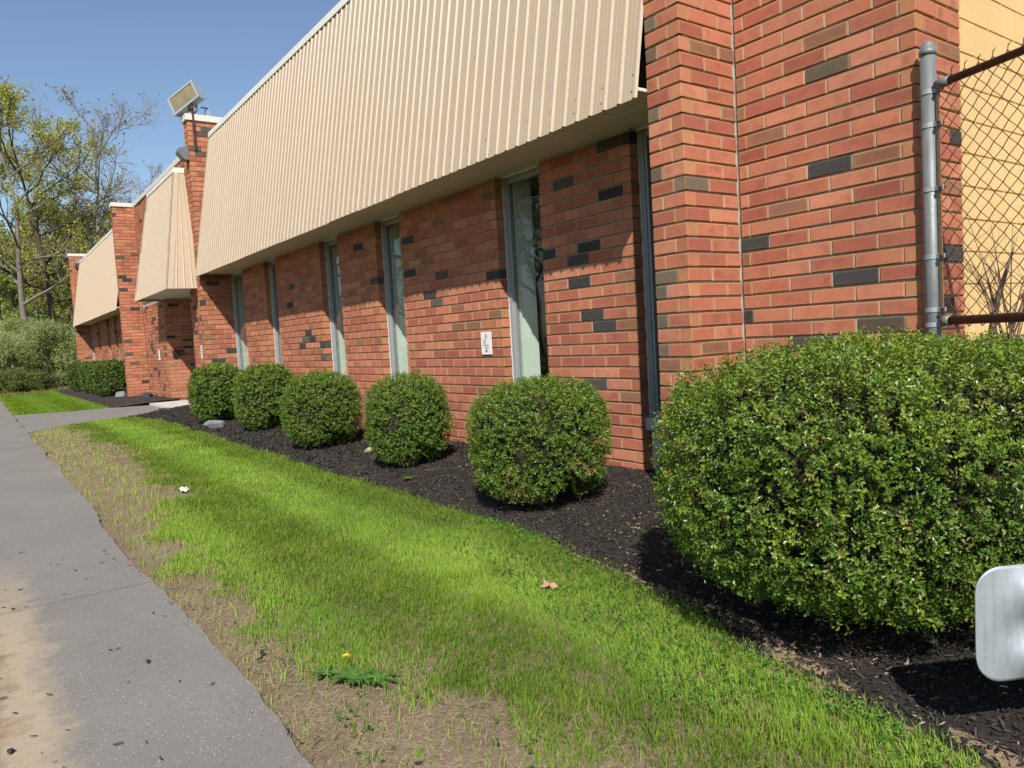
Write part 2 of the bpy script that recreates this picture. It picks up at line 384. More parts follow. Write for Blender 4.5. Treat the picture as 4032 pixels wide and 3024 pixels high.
def bed_mesh():
    nx, ny = 520, 60
    xs = np.linspace(-15.75, 5.4, nx); t = np.linspace(0, 1, ny)
    ed = np.maximum(mulch_edge(xs), np.interp(xs, [-15.75, -15.15, -14.9, -14.7], [-.19, -1.0, -1.25, -3.]))
    gx = np.repeat(xs[:, None], ny, 1); gy = ed[:, None]+(.78-ed[:, None])*t[None]**1.2
    V = np.stack([gx, gy, bed_z(gx, gy)-.02*(t[None] < 1e-6)], -1).reshape(-1, 3)
    i = np.arange((nx-1)*(ny-1)); a = (i//(ny-1))*ny+i % (ny-1)
    return mesh_np("mulch_bed", V, np.stack([a, a+ny, a+ny+1, a+1], -1), M_mulch, smooth=True)
bed = bed_mesh()
tag(bed, "bed of black shredded mulch along the foot of the wall", kind="structure")
bed2 = grid_mesh("far_mulch_bed", -37, -18.6, -1.06, .78, 120, 18, bed_z, M_mulch, lambda x, y: ~in_path(x, y))
tag(bed2, "bed of black mulch under the four far bushes", kind="structure")

# ------------------------------------------------------------------ building: brickwork
CH = 0.1016; Z0 = 0.0672; JT = .011; BH = CH-.014
building = empty("office_building", (0, 0, 0))
tag(building, "long single-storey red brick building with slanted tan metal fascia panels", "building")
DARK = np.array([(0.7, 0.57, 2.87), (0.69, 0.57, 2.25), (0.12, 0.57, 1.85), (0.86, 0.57, 1.55), (1.0, 0.57, 1.25), (0.55, 0.57, 1.15), (0.02, 0.57, 1.34), (-0.26, 0.0, 3.37), (-0.26, 0.0, 3.16), (-0.26, 0.0, 2.75), (-0.26, 0.0, 2.34), (-0.26, 0.0, 1.53), (-0.26, 0.0, 1.33), (-0.26, 0.0, 1.13), (-0.04, 0.0, 2.25), (-0.05, 0.0, 1.64), (1.24, 1.03, 2.36), (1.24, 0.95, 1.65), (1.24, 0.89, 1.35), (-1.94, 0.53, 2.7), (-1.2, 0.53, 2.4), (-1.64, 0.53, 2.09), (-1.79, 0.53, 1.99), (-2.17, 0.53, 2.08), (-1.64, 0.53, 1.7), (-1.31, 0.53, 2.89), (-1.09, 0.53, 2.91), (-1.48, 0.53, 1.41), (-1.33, 0.53, 1.32), (-1.56, 0.53, 0.75), (-4.82, 0.53, 2.5), (-4.2, 0.53, 2.09), (-4.8, 0.53, 2.1), (-3.09, 0.53, 1.99), (-4.35, 0.53, 1.79), (-4.19, 0.53, 1.7), (-6.33, 0.53, 2.6), (-5.85, 0.53, 2.09), (-8.96, 0.53, 2.32), (-9.09, 0.53, 2.01), (-8.59, 0.53, 1.51), (-8.74, 0.53, 1.42), (-8.89, 0.53, 1.32), (-8.15, 0.53, 1.41), (-7.97, 0.53, 1.31), (-7.66, 0.53, 1.12), (-12.9, 0.24, 2.75), (-12.9, 0.58, 1.34), (-12.9, 0.28, 1.14), (-22.95, 0.09, 3.94), (-22.95, 0.35, 3.75), (-22.95, 0.22, 3.45), (-22.95, 0.48, 2.86), (-22.95, 0.24, 1.84), (-22.95, 0.24, 1.43), (-22.95, 0.12, 1.14), (-22.95, 0.06, 5.77), (-22.95, 0.21, 4.44), (-22.4, 0.62, 2.87), (-22.45, 0.62, 2.78), (-21.61, 0.62, 2.46), (-21.77, 0.62, 2.36), (-21.04, 0.62, 2.45), (-22.04, 0.62, 1.65), (-22.05, 0.62, 1.55), (-21.85, 0.62, 1.45), (-20.15, 0.62, 1.34), (-21.15, 0.62, 2.16), (-20.21, 0.62, 2.15), (-22.84, 0.62, 1.35), (-16.22, 0.62, 2.14), (-21.98, 0.62, 0.94), (-21.2, 0.62, 0.84), (-22.41, 0.62, 0.74), (-21.33, 0.62, 0.74), (-20.55, 0.62, 0.44), (-21.91, 0.62, 0.15), (-23.21, 0.62, 0.54), (-19.7, 0.99, 2.76), (-19.7, 0.87, 1.85), (-19.7, 1.24, 1.74), (-19.7, 1.04, 1.55), (-19.7, 1.19, 1.05)])
bricks = []          # dicts: frame origin, u, n, s0, length, z, owner part index
def lay(part, p0, u, n, W, z0, z1, ev, od, sk_ev=False, sk_od=False, first_len=.3048):
    """courses of bricks on one face; ev/od = first joint from the corner on even / odd courses"""
    n0 = int(math.ceil((z0-Z0-1e-4)/CH)); n1 = int(math.floor((z1-Z0+.012)/CH))
    for k in range(n0-1, n1):
        zb = Z0+k*CH
        if zb+BH > z1+.012: continue
        s = 0.; first = ev if k % 2 == 0 else od; skip = sk_ev if k % 2 == 0 else sk_od
        e = first
        while s < W-.02:
            ee = min(e, W)
            L = ee-s-(JT if ee < W else .002)
            if not (s == 0. and skip) and L > .025:
                bricks.append((part, p0, u, n, s, L, zb, k))
            s = ee; e = s+first_len
parts = []
def core(name, faces, solids, z0, z1):
    """mortar body: solids are (x0,x1,y0,y1) boxes, faces carry the per-course mortar bands"""
    b = MB()
    for (x0, x1, y0, y1) in solids: b.box(x0, x1, y0, y1, z0-.1, z1)
    n0 = int(math.ceil((z0-Z0-1e-4)/CH)); n1 = int(math.floor((z1-Z0+.012)/CH))
    for (p0, u, n, W) in faces:
        p0 = np.array([*p0, 0.]); u = np.array([*u, 0.]); n = np.array([*n, 0.])
        for k in range(n0-1, n1):
            zb = Z0+k*CH
            if zb+BH > z1+.012: continue
            a = p0+u*.008-n*.0075; c = p0+u*(W-.001)-n*.0075; d = -n*.035; z = np.array([0, 0, 1.])
            b.add([a+z*zb, c+z*zb, c+z*(zb+BH), a+z*(zb+BH), a+d+z*zb, c+d+z*zb, c+d+z*(zb+BH), a+d+z*(zb+BH)],
                  [(0, 1, 2, 3), (0, 4, 5, 1), (3, 2, 6, 7), (0, 3, 7, 4), (1, 5, 6, 2)])
    o = b.build(name, M_mortar, building); parts.append(o); return len(parts)-1
TOP = 6.06; SOF = 2.93
def pier(xr, w=.31, depth=.66, ret_to=None, top=TOP):
    d = ret_to or depth
    fr = ((xr, 0.), (-1, 0), (0, -1), w); rt = ((xr, 0.), (0, 1), (1, 0), d)
    i = core("brick_pier", [fr, rt], [(xr-w+.012, xr-.020, .020, max(d, .7)+.1)], 0, top)
    lay(i, *fr, 0, top, .2045, .102, False, True)
    lay(i, *rt, 0, top, .102, .2545, True, False)
    return i
def section(xl, xr, y=.53):
    W = xr-xl; fr = ((xr, y), (-1, 0), (0, -1), W); rt = ((xr, y), (0, 1), (1, 0), .15)
    i = core("brick_wall", [fr, rt], [(xl+.004, xr-.020, y+.020, y+.4)], 0, SOF)
    lay(i, *fr, 0, SOF, .2545, .102, False, True)
    lay(i, *rt, 0, SOF, .102, .2545, True, False)
SECT = [(-2.23, -1.02), (-5.08, -2.955), (-7.02, -5.77), (-9.82, -7.74), (-11.80, -10.44)]
XP = [-.308, -12.9, -22.95, -35.85]
# corner pier A with the set-back end wall (face B) and its return
pa = core("brick_pier", [((0., 0.), (-1, 0), (0, -1), .308), ((0., 0.), (0, 1), (1, 0), .57)], [(-.308+.012, -.020, .020, 1.2)], 0, TOP)
lay(pa, (0., 0.), (-1, 0), (0, -1), .308, 0, TOP, .2045, .102, False, True)
lay(pa, (0., 0.), (0, 1), (1, 0), .568, 0, TOP, .102, .2545, True, False)
pb = core("brick_wall", [((1.243, .57), (-1, 0), (0, -1), 1.24), ((1.243, .57), (0, 1), (1, 0), .56)], [(-.05, 1.243-.020, .57+.020, 1.12)], 0, TOP)
lay(pb, (1.243, .57), (-1, 0), (0, -1), 1.238, 0, TOP, .2545, .102, False, True)
lay(pb, (1.243, .57), (0, 1), (1, 0), .555, 0, TOP, .102, .2545, True, False)
for xl, xr in SECT: section(xl, xr)
pier(-12.9); pier(-22.95, ret_to=.62); pier(-35.85)
for xl, xr in SECT: section(xl-22.64, xr-22.64)
# entrance wall E (Y=.62) with the recess
YE = .62
ew = core("brick_wall", [((-19.7, YE), (-1, 0), (0, -1), 3.24), ((-19.7, YE), (0, 1), (1, 0), 1.7)], [(-22.94, -19.7125, YE+.020, YE+1.75)], 0, 2.96)
lay(ew, (-19.7, YE), (-1, 0), (0, -1), 3.235, 0, 2.95, .2545, .102, False, True)
lay(ew, (-19.7, YE), (0, 1), (1, 0), 1.7, 0, 2.95, .102, .2545, True, False)
ew2 = core("brick_wall", [((-13.22, YE), (-1, 0), (0, -1), 3.38)], [(-16.6, -13.215, YE+.020, YE+1.75)], 0, 2.96)
lay(ew2, (-13.22, YE), (-1, 0), (0, -1), 3.375, 0, 2.95, .3048, .1524)
ew3 = core("brick_wall", [((-13.22, YE), (-1, 0), (0, -1), 9.72)], [(-22.94, -13.215, YE+.020, YE+.4)], 3.08, TOP)
lay(ew3, (-13.22, YE), (-1, 0), (0, -1), 9.715, 3.03, TOP, .3048, .1524)

# brick colours
def brick_color(c, k):
    t = random.random()
    base = np.array([0.475, 0.172, 0.098]); dk = np.array([0.345, 0.108, 0.072]); pk = np.array([0.50, 0.205, 0.125]); br = np.array([0.27, 0.135, 0.080])
    a = base*(1-t)+dk*t if random.random() < .6 else base*(1-t)+pk*t
    fl = random.uniform(.35, .95)
    if random.random() < .07: a = br; fl = .9
    a = a*random.uniform(.88, 1.1)
    return np.array([*a, fl])
CHAR = [np.array([0.055, 0.052, 0.048, .06]), np.array([0.085, 0.075, 0.062, .10]), np.array([0.115, 0.088, 0.06, .2])]
NB = len(bricks)
cent = np.zeros((NB, 3)); nor = np.zeros((NB, 3)); cols = np.zeros((NB, 4))
for i, (part, p0, u, n, s, L, zb, k) in enumerate(bricks):
    cent[i] = (p0[0]+u[0]*(s+L/2), p0[1]+u[1]*(s+L/2), zb+BH/2); nor[i] = (n[0], n[1], 0); cols[i] = brick_color(cent[i], k)
for d in DARK:
    dd = np.abs(cent-d); m = dd[:, 0]+dd[:, 1]+dd[:, 2]*2.5
    i = int(np.argmin(m))
    if m[i] < .5: cols[i] = (CHAR[2]*1.25 if (-.31 < d[0] < 0 and d[1] < .1) else CHAR[0 if random.random() < .6 else random.choice([1, 2])])*random.uniform(.85, 1.15)
for i in range(NB):
    far = cent[i][0] < -23.3 or cent[i][2] > 3.6 or (cent[i][0] < -12 and nor[i][0] < .5)
    if far and random.random() < .05: cols[i] = CHAR[random.randrange(3)]
# template of one brick: back 4, rim 4, face 4 (local x along u, y inward, z up)
def brick_verts(L, jit):
    h = L/2; v = BH/2; c = .0045; r = .003
    P = np.array([(-h, .09, -v), (h, .09, -v), (h, .09, v), (-h, .09, v),
                  (-h, r, -v), (h, r, -v), (h, r, v), (-h, r, v),
                  (-h+c, 0, -v+c), (h-c, 0, -v+c), (h-c, 0, v-c), (-h+c, 0, v-c)], float)
    if jit: P[4:] += rng.normal(0, .0007, (8, 3))
    return P
BF = np.array([(4, 5, 9, 8), (5, 6, 10, 9), (6, 7, 11, 10), (7, 4, 8, 11), (8, 9, 10, 11), (0, 1, 5, 4), (1, 2, 6, 5), (2, 3, 7, 6), (3, 0, 4, 7)])
# the 300 that show largest become objects of their own
pr = project(cent); inview = (pr[:, 2] > 0) & (pr[:, 0] > -40) & (pr[:, 0] < 4080) & (pr[:, 1] > -40) & (pr[:, 1] < 2000)
facing = ((CAM-cent)*nor).sum(1) > 0
size = np.array([b[5] for b in bricks])*((CAM-cent)*nor).sum(1)/np.linalg.norm(CAM-cent, axis=1)**3
hedgehide = (cent[:, 0] > .25) & (cent[:, 2] < 1.05)
size[~(inview & facing) | hedgehide] = 0
single = set(np.argsort(-size)[:300].tolist())
shared = {}
def frame(u, n): return np.array([[u[0], u[1], 0.], [-n[0], -n[1], 0.], [0, 0, 1.]])   # rows: local x, y, z
VV = []; FF = []; BL = []; BC = []; base_i = 0
for i, (part, p0, u, n, s, L, zb, k) in enumerate(bricks):
    proud = random.gauss(0, .0009)
    c = cent[i]+nor[i]*proud
    if i in single:
        key = (round(L, 3), random.randrange(4))
        if key not in shared:
            P = brick_verts(L, True); me = bpy.data.meshes.new("brick"); me.from_pydata(P.tolist(), [], BF.tolist())
            a = me.attributes.new('bl', 'FLOAT_VECTOR', 'POINT')
            a.data.foreach_set('vector', np.stack([P[:, 0], P[:, 2], np.full(12, L/2)], -1).astype(np.float32).ravel())
            me.materials.append(M_brick_obj); me.update(); shared[key] = me
        o = bpy.data.objects.new("brick", shared[key]); o.color = tuple(cols[i])
        fr = frame(u, n).T; M4 = Matrix.Identity(4)
        for r_ in range(3):
            for c_ in range(3): M4[r_][c_] = fr[r_][c_]
            M4[r_][3] = c[r_]
        o.matrix_world = M4; link(o, parts[part])
    else:
        P = brick_verts(L, True); VV.append(P@frame(u, n)+c); FF.append(BF+base_i); base_i += 12
        BL.append(np.stack([P[:, 0], P[:, 2], np.full(12, L/2)], -1)); BC.append(np.repeat(cols[i][None], 12, 0))
bw = mesh_np("brickwork", np.concatenate(VV), np.concatenate(FF), M_brick_att, building, {'bl': ('FLOAT_VECTOR', np.concatenate(BL)), 'bcol': ('FLOAT_COLOR', np.concatenate(BC))})
bw["kind"] = "stuff"

# ------------------------------------------------------------------ building: shell, roof, block side wall
sh = MB()
sh.box(-36.1, 1.2, 1.35, 9.0, 5.55, 5.75)                      # roof deck
sh.box(-36.1, 1.2, 8.8, 9.0, -.05, 5.5)
sh.box(-36.1, -35.9, .75, 8.7, -.05, 5.5)
sh.box(-12.6, -.1, .72, 1.3, 3.06, 6.0); sh.box(-35.5, -23.3, .72, 1.3, 3.06, 6.0)     # wall behind the fascia
sh.build("roof_deck", M_roof, building)
inn = MB()
inn.box(-36, 1.0, 4.0, 4.1, 0, 5.5); inn.box(-36, 1.0, 1.0, 4.0, -.02, .06); inn.box(-36, 1., .72, 4., 3.0, 3.05)
for x in (-13.05, -19.9, -16.4, -23.1, -.2): inn.box(x-.05, x+.05, 1.35, 4, 0, 3)
inn.build("interior_room", M_dark_in, building)
dr = MB().box(-19.6, -16.7, 2.25, 2.31, 0, 2.9).build("entrance_door", M_alu, building)
MB().box(-18.9, -17.4, 2.235, 2.246, .3, 2.3).build("pane", M_glass, dr)
# concrete block side wall (runs back from the brick corner)
cw = MB().box(1.0, 1.243-.008, 1.125, 9.0, -.1, 6.0).build("block_wall", M_cmu, building)
BLK = .2032
for k in range(29):
    zb = .03+k*BLK; y = 1.13; st = .4064 if k % 2 else .2032; first = True
    if zb+BLK > 4.6: break
    while y < 4.6:
        L = st if first else .4064; first = False
        h = .0022; x = 1.243; y0 = y+h; y1 = y+L-h; z0 = zb+h; z1 = zb+BLK-h; c = .004; j = random.uniform(-.001, .0015)
        MB().add([(x-.02, y0, z0), (x-.02, y1, z0), (x-.02, y1, z1), (x-.02, y0, z1), (x+j, y0+c, z0+c), (x+j, y1-c, z0+c), (x+j, y1-c, z1-c), (x+j, y0+c, z1-c)],
                 [(4, 5, 6, 7), (0, 1, 5, 4), (1, 2, 6, 5), (2, 3, 7, 6), (3, 0, 4, 7)]).build("concrete_block", M_cmu, cw)
        y += L
# copings
def coping(x0, x1, y0, y1, z0=TOP+.004, h=.125):
    b = MB().box(x0, x1, y0, y1, z0, z0+h); return b.build("coping", M_coping, building, bevel=.006)
coping(-.34, .033, -.035, 1.3); coping(.034, 1.28, .535, 1.3)
for xr in XP[1:]: coping(xr-.345, xr+.035, -.035, .9 if xr > -20 else (.58 if xr > -30 else .9))
coping(-22.914, -13.25, .585, 1.0)

# ------------------------------------------------------------------ fascias (corrugated panels), soffits
FB = (-.09, 2.875); FT = (.40, 5.79)                       # (Y, Z) of lower and upper edge
sl = np.array([0, FT[0]-FB[0], FT[1]-FB[1]]); SLEN = np.linalg.norm(sl); sl /= SLEN
nn = np.array([0, -sl[2], sl[1]])                          # outward normal
PITCH = .1524
def rib_profile(x0, n, w=None):
    """(x, height) across n ribs from x0 going to -x"""
    pts = []
    for i in range(n):
        b = x0-i*PITCH
        pts += [(b, 0), (b-.010, .017), (b-.026, .017), (b-.036, 0), (b-.070, 0), (b-.074, .0012), (b-.080, .0012), (b-.084, 0), (b-.108, 0), (b-.112, .0012), (b-.118, .0012), (b-.122, 0)]
    pts.append((x0-n*PITCH, 0)); return pts
def panel(parent, x0, n, xmap=None, lift=0.0, lo=0.0, hi=1.0):
    pr_ = rib_profile(x0, n); V = []; F = []; m = len(pr_)
    jit = random.uniform(-.008, .008)
    for t in (lo*SLEN+jit*.6, hi*SLEN):
        for (x, h) in pr_:
            xx = x
            V.append(np.array([xx, FB[0], FB[1]])+sl*t+nn*(h+lift))
    for i in range(m-1): F.append((i, i+1, m+i+1, m+i))
    o = MB().add(V, F).build("metal_panel", M_siding, parent)
    md = o.modifiers.new("thickness", 'SOLIDIFY'); md.thickness = .004; md.offset = -1
    return o
def screws(parent, x0, x1, rows, every):
    b = MB(); n = int((x0-x1)/PITCH)
    for r_ in rows:
        for i in range(n):
            if i % every != 0: continue
            x = x0-i*PITCH-.054+random.uniform(-.006, .006); t = r_*SLEN+random.uniform(-.02, .02)
            c = np.array([x, FB[0], FB[1]])+sl*t+nn*.003
            b.obox(c, np.array([.006, 0, 0]), sl*.006, nn*.004)
    o = b.build("screw_heads", M_bronze, parent); o["kind"] = "stuff"
def cap(parent, x0, x1, endcap=True):
    c0 = np.array([0, FT[0], FT[1]])
    a = c0+nn*.028-sl*.075; b_ = c0+nn*.030+sl*.035; d = c0-nn*.16+sl*.05; e = c0-nn*.16-sl*.01
    MB().prism([a+(x0, 0, 0), b_+(x0, 0, 0), d+(x0, 0, 0), e+(x0, 0, 0)], (x1-x0, 0, 0)).build("cap_flashing", M_cap, parent)
def soffit(parent, x0, x1, y0=FB[0]+.012, y1=.66, z=2.93):
    x = x0
    while x > x1+.02:
        w = min(.305, x-x1); b = MB()
        for i in range(3):
            a = x-w*i/3-.002; c = x-w*(i+1)/3+.004
            b.box(c, a, y0, y1, z, z+.012)
        b.box(x-w+.001, x-.001, y0+.004, y1-.004, z+.006, z+.02)
        b.build("soffit_panel", M_soffit, parent); x -= w
    MB().box(x1, x0-.05, FB[0]+.03, FB[0]+.045, FB[1]+.012, z+.05).build("drip_edge", M_soffit, parent)
    MB().box(x1, x0, y1-.03, y1+.002, z-.022, z-.001).build("trim_strip", M_soffit, parent)
def fascia(xr, xl):
    f = MB().box(xl+.02, xr-.02, .42, .5, 3.1, 5.7).build("fascia", M_roof, building)
    n = 6; x = xr; i = 0
    while x-xl > PITCH*.9:
        k = min(n, int(round((x-xl)/PITCH)))
        panel(f, x, k, lift=.0025*(i % 2)); x -= k*PITCH; i += 1
    cap(f, x, xr+.0)
    screws(f, xr, xl, [.022, .06, .36, .69], 1 if False else 2)
    soffit(f, xr, x+.0)
    # left end trim strip
    c = np.array([x-.004, FB[0], FB[1]])+sl*SLEN/2+nn*.006
    MB().obox(c, np.array([.014, 0, 0]), sl*SLEN/2, nn*.012).build("end_trim", M_siding, f)
    return f
fascia(-.315, -12.79); fascia(-23.27, -35.78)
# entrance canopy (fascia with hipped ends)
can = MB().box(-19.3, -16.4, .46, .6, 3.2, 5.7).build("canopy", M_roof, building)
XB0, XB1, XT0, XT1 = -15.59, -19.93, -16.17, -19.50        # right/left at the bottom, right/left at the top
def canopy_front():
    x0 = XB0-.06
    npan = 0; x = x0
    while x > XB1:
        k = 6; pr_ = [p for p in rib_profile(x, k) if p[0] > XB1]
        if len(pr_) < 3: break
        V = []; m = len(pr_)
        for t in (0., 1.):
            for (px_, h) in pr_:
                hi_r = XB0+(XT0-XB0)*1.0-.05
                tt = t
                if t == 1. and px_ > hi_r: tt = max(0.02, (XB0-.05-px_)/(XB0-XT0))
                if t == 1. and px_ < XT1: tt = max(0.02, (px_-XB1)/(XT1-XB1))
                V.append(np.array([px_, FB[0], FB[1]])+sl*(tt*SLEN)+nn*h)
        o = MB().add(V, [(i, i+1, m+i+1, m+i) for i in range(m-1)]).build("metal_panel", M_siding, can)
        md = o.modifiers.new("thickness", 'SOLIDIFY'); md.thickness = .004; md.offset = -1
        x -= k*PITCH; npan += 1
canopy_front()
def q3(x, t): return np.array([x, FB[0], FB[1]])+sl*(t*SLEN)
for (xb, xt, sg) in ((XB0, XT0, 1), (XB1, XT1, -1)):
    a = q3(xb, 0.); b_ = q3(xt, 1.); wb = np.array([xb+.06*sg, YE, FB[1]]); wt = np.array([xt+.02*sg, YE, FT[1]])
    # side cheek, three ribbed strips running with the slope
    NS = 4
    for i in range(NS):
        def e(t, base, top): return base*(1-t)+top*t
        t0, t1 = i/NS, (i+1)/NS
        p0 = a*(1-t0)+wb*t0; p1 = a*(1-t1)+wb*t1; p2 = b_*(1-t1)+wt*t1; p3 = b_*(1-t0)+wt*t0
        out_ = np.array([sg, 0, 0.])
        r0 = p0*.86+p1*.14+out_*.014; r1 = p3*.86+p2*.14+out_*.014; r0b = p0*.74+p1*.26; r1b = p3*.74+p2*.26
        o = MB().add([p0, r0, r0b, p1, p2, r1b, r1, p3], [(0, 1, 6, 7), (1, 2, 5, 6), (2, 3, 4, 5)]).build("cheek_strip", M_siding, can)
        md = o.modifiers.new("thickness", 'SOLIDIFY'); md.thickness = .004; md.offset = 0
    # corner trim: one wide strip on the front, one on the side
    fdir = np.array([-sg, 0, 0.]); sdir = np.array([.1*sg, 1., 0])
    for dr_, off in ((fdir, nn*.02), (sdir, np.array([sg*.012, 0, 0.]))):
        MB().prism([a+off, b_+off, b_+off+dr_*.11, a+off+dr_*.13], -off*.5).build("corner_trim", M_siding, can)
    MB().prism([b_+(0, -.02, -.07), b_+(0, -.02, .05), wt+(0, 0, .05), wt+(0, 0, -.07)], (.03*sg, 0, 0)).build("cap_flashing", M_cap, can)
cap(can, XT1-.02, XT0+.02)
soffit(can, XB0-.02, XB1+.02, y1=.60, z=2.935)
MB().box(-19.69, -16.61, .61, 2.3, 2.94, 2.96).build("soffit_panel", M_soffit, can)

# ------------------------------------------------------------------ windows
def window(xl, xr, sill=.55):
    yg = .665; z1 = SOF-.03
    f = MB()
    f.box(xl, xl+.05, yg-.03, yg+.06, sill, z1); f.box(xl+.051, xl+.072, yg-.012, yg+.012, sill, z1)
    f.box(xr-.05, xr, yg-.03, yg+.06, sill, z1)
    f.box(xl+.076, xr-.051, yg-.02, yg+.05, z1-.055, z1); f.box(xl+.076, xr-.051, yg-.02, yg+.05, sill, sill+.05)
    fo = f.build("window", M_alu, building)
    MB().box(xl+.076, xr-.051, yg+.004, yg+.010, sill+.051, z1-.056).build("pane", M_glass, fo)
    MB().box(xl-.006, xl+.004, yg-.036, yg-.028, sill-.05, z1).build("caulk_bead", M_caulk, fo)
    MB().box(xl+.03, xl+.0745, yg+.062, yg+.275, sill, z1).build("reveal_board", M_board, fo)
    MB().box(xl+.002, xr-.002, yg-.10, yg+.14, sill-.11, sill-.004).build("window_sill", M_concrete, fo, bevel=.008)
    MB().box(xl+.012, xr-.012, yg-.04, yg+.06, -.05, sill-.112).build("apron_panel", M_caulk, fo)
WINS = [(-1.02, -.308), (-2.955, -2.23), (-5.77, -5.08), (-7.74, -7.02), (-10.44, -9.82), (-12.9, -11.80)]
for a, b_ in WINS: window(a, b_)
for a, b_ in WINS: window(a-22.64 if a > -12 else -35.85, b_-22.64 if b_ < -.4 else -23.26)
# ------------------------------------------------------------------ leaves, bushes
def leaf_mat(name, rough=.38, spec=.45, trans=.28):
    m, nt, out = new_mat(name)
    at = nd(nt, 'ShaderNodeAttribute'); at.attribute_name = 'col'
    p = nt.nodes.new('ShaderNodeBsdfPrincipled'); lk(nt, at.outputs['Color'], p.inputs['Base Color'])
    p.inputs['Roughness'].default_value = rough; p.inputs['Specular IOR Level'].default_value = spec
    t = nt.nodes.new('ShaderNodeBsdfTranslucent')
    tc = mix_c(nt, 1., at.outputs['Color'], (1.25, 1.15, .55), 'MULTIPLY'); lk(nt, tc, t.inputs[0])
    mx = nt.nodes.new('ShaderNodeMixShader'); mx.inputs[0].default_value = trans
    lk(nt, p.outputs[0], mx.inputs[1]); lk(nt, t.outputs[0], mx.inputs[2]); lk(nt, mx.outputs[0], out.inputs[0]); return m
M_leaf = leaf_mat("glossy_leaf"); M_grass = leaf_mat("grass_blade", .55, .25, .35); M_tleaf = leaf_mat("tree_leaf", .6, .2, .35); M_dry = leaf_mat("dry_straw", .85, .1, .1)
M_twig = simple("grey_twig", (0.20, 0.15, 0.10), .9, .1, 0, .25, 20)
M_inner = simple("painted_inner_shade", (0.030, 0.030, 0.016), .95, .05, 0, .4, 25, 40, .8, .03)  # near-black filler colour, shade inside the bush painted in
def unit(a): return a/(np.linalg.norm(a, axis=-1, keepdims=True)+1e-9)
def shoots_to_leaves(B, D, ln, m, ll, lw, cols, six=False, spread=1.0, tipcol=None):
    """m leaves along each shoot; cols (N,3) per shoot"""
    N = len(B)
    a = unit(np.cross(D, rng.normal(size=(N, 3)))); b = np.cross(D, a)
    VL = []; CL = []
    for j in range(m):
        t = (j+.6)/m; ph = j*2.4+rng.uniform(0, .9, N)
        side = a*np.cos(ph)[:, None]+b*np.sin(ph)[:, None]
        ld = unit(D*.55+side*spread+rng.normal(0, .22, (N, 3)))
        w = unit(np.cross(ld, D+.3*rng.normal(size=(N, 3)))); nrm = np.cross(w, ld)
        p = B+D*(ln*t)[:, None]
        L = (ll*rng.uniform(.7, 1.2, N))[:, None]; W = (lw*rng.uniform(.75, 1.2, N))[:, None]
        cup = nrm*W*.28
        if six:
            v = np.stack([p, p+ld*L*.35+w*W*.42+cup*.8, p+ld*L*.75+w*W*.46+cup, p+ld*L, p+ld*L*.75-w*W*.46+cup, p+ld*L*.35-w*W*.42+cup*.8], 1)
        else:
            v = np.stack([p, p+ld*L*.55+w*W*.5+cup, p+ld*L, p+ld*L*.55-w*W*.5+cup], 1)
        VL.append(v)
        c = cols*(rng.uniform(.72, 1.25, N))[:, None]
        if tipcol is not None: c = c*(1-(t**2)*.6)+tipcol*(t**2)*.6*rng.uniform(.7, 1.2, N)[:, None]
        CL.append(c)
    V = np.concatenate(VL, 0); C = np.concatenate(CL, 0); n, k = V.shape[:2]
    base = np.arange(n)[:, None]*k
    F = np.concatenate([base+np.array([0, 1, 2, 3]), base+np.array([0, 3, 4, 5])], 0) if six else np.concatenate([base+np.array([0, 1, 2]), base+np.array([0, 2, 3])], 0)
    C4 = np.concatenate([np.repeat(C, k, 0), np.ones((n*k, 1))], 1)
    return V.reshape(-1, 3), F, C4
def srad(d, eh, ev):
    h = (np.abs(d[:, 0])**eh+np.abs(d[:, 1])**eh)**(1/eh); return (h**ev+np.abs(d[:, 2])**ev)**(-1/ev), h
def super_points(N, c, a, e, lump=.05, ch=0, zmin=-1., keep=None, ls=2.2):
    eh, ev = e; a = np.asarray(a)
    d = unit(rng.normal(size=(N*8, 3))); r, h = srad(d, eh, ev)
    g = np.stack([np.sign(d[:, 0])*h**(ev-eh)*np.abs(d[:, 0])**(eh-1), np.sign(d[:, 1])*h**(ev-eh)*np.abs(d[:, 1])**(eh-1), np.sign(d[:, 2])*np.abs(d[:, 2])**(ev-1)], -1)
    g = unit(g); w = r**2/np.maximum(.2, (d*g).sum(1))*np.linalg.norm(g/a, axis=1)
    ok = (rng.random(len(d)) < w/np.percentile(w, 98)) & (d[:, 2]*r > zmin)
    if keep is not None: ok &= keep(d)
    d2 = d[ok][:N]; r = r[ok][:N]; g = g[ok][:N]
    lumpf = 1+lump*(fbm(d2[:, 0]*ls+9+d2[:, 2]*1.3, d2[:, 1]*ls+d2[:, 2]*ls+5, 1., ch)-.5)*2
    P = np.asarray(c)+a*d2*(r*lumpf)[:, None]
    return P, unit(g/a), d2
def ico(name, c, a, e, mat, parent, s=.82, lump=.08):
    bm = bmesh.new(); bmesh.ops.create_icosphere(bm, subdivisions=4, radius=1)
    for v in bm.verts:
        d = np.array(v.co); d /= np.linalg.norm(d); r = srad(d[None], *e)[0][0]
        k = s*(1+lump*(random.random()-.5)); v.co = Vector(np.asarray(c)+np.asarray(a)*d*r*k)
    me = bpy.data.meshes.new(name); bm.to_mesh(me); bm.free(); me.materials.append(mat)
    return link(bpy.data.objects.new(name, me), parent)
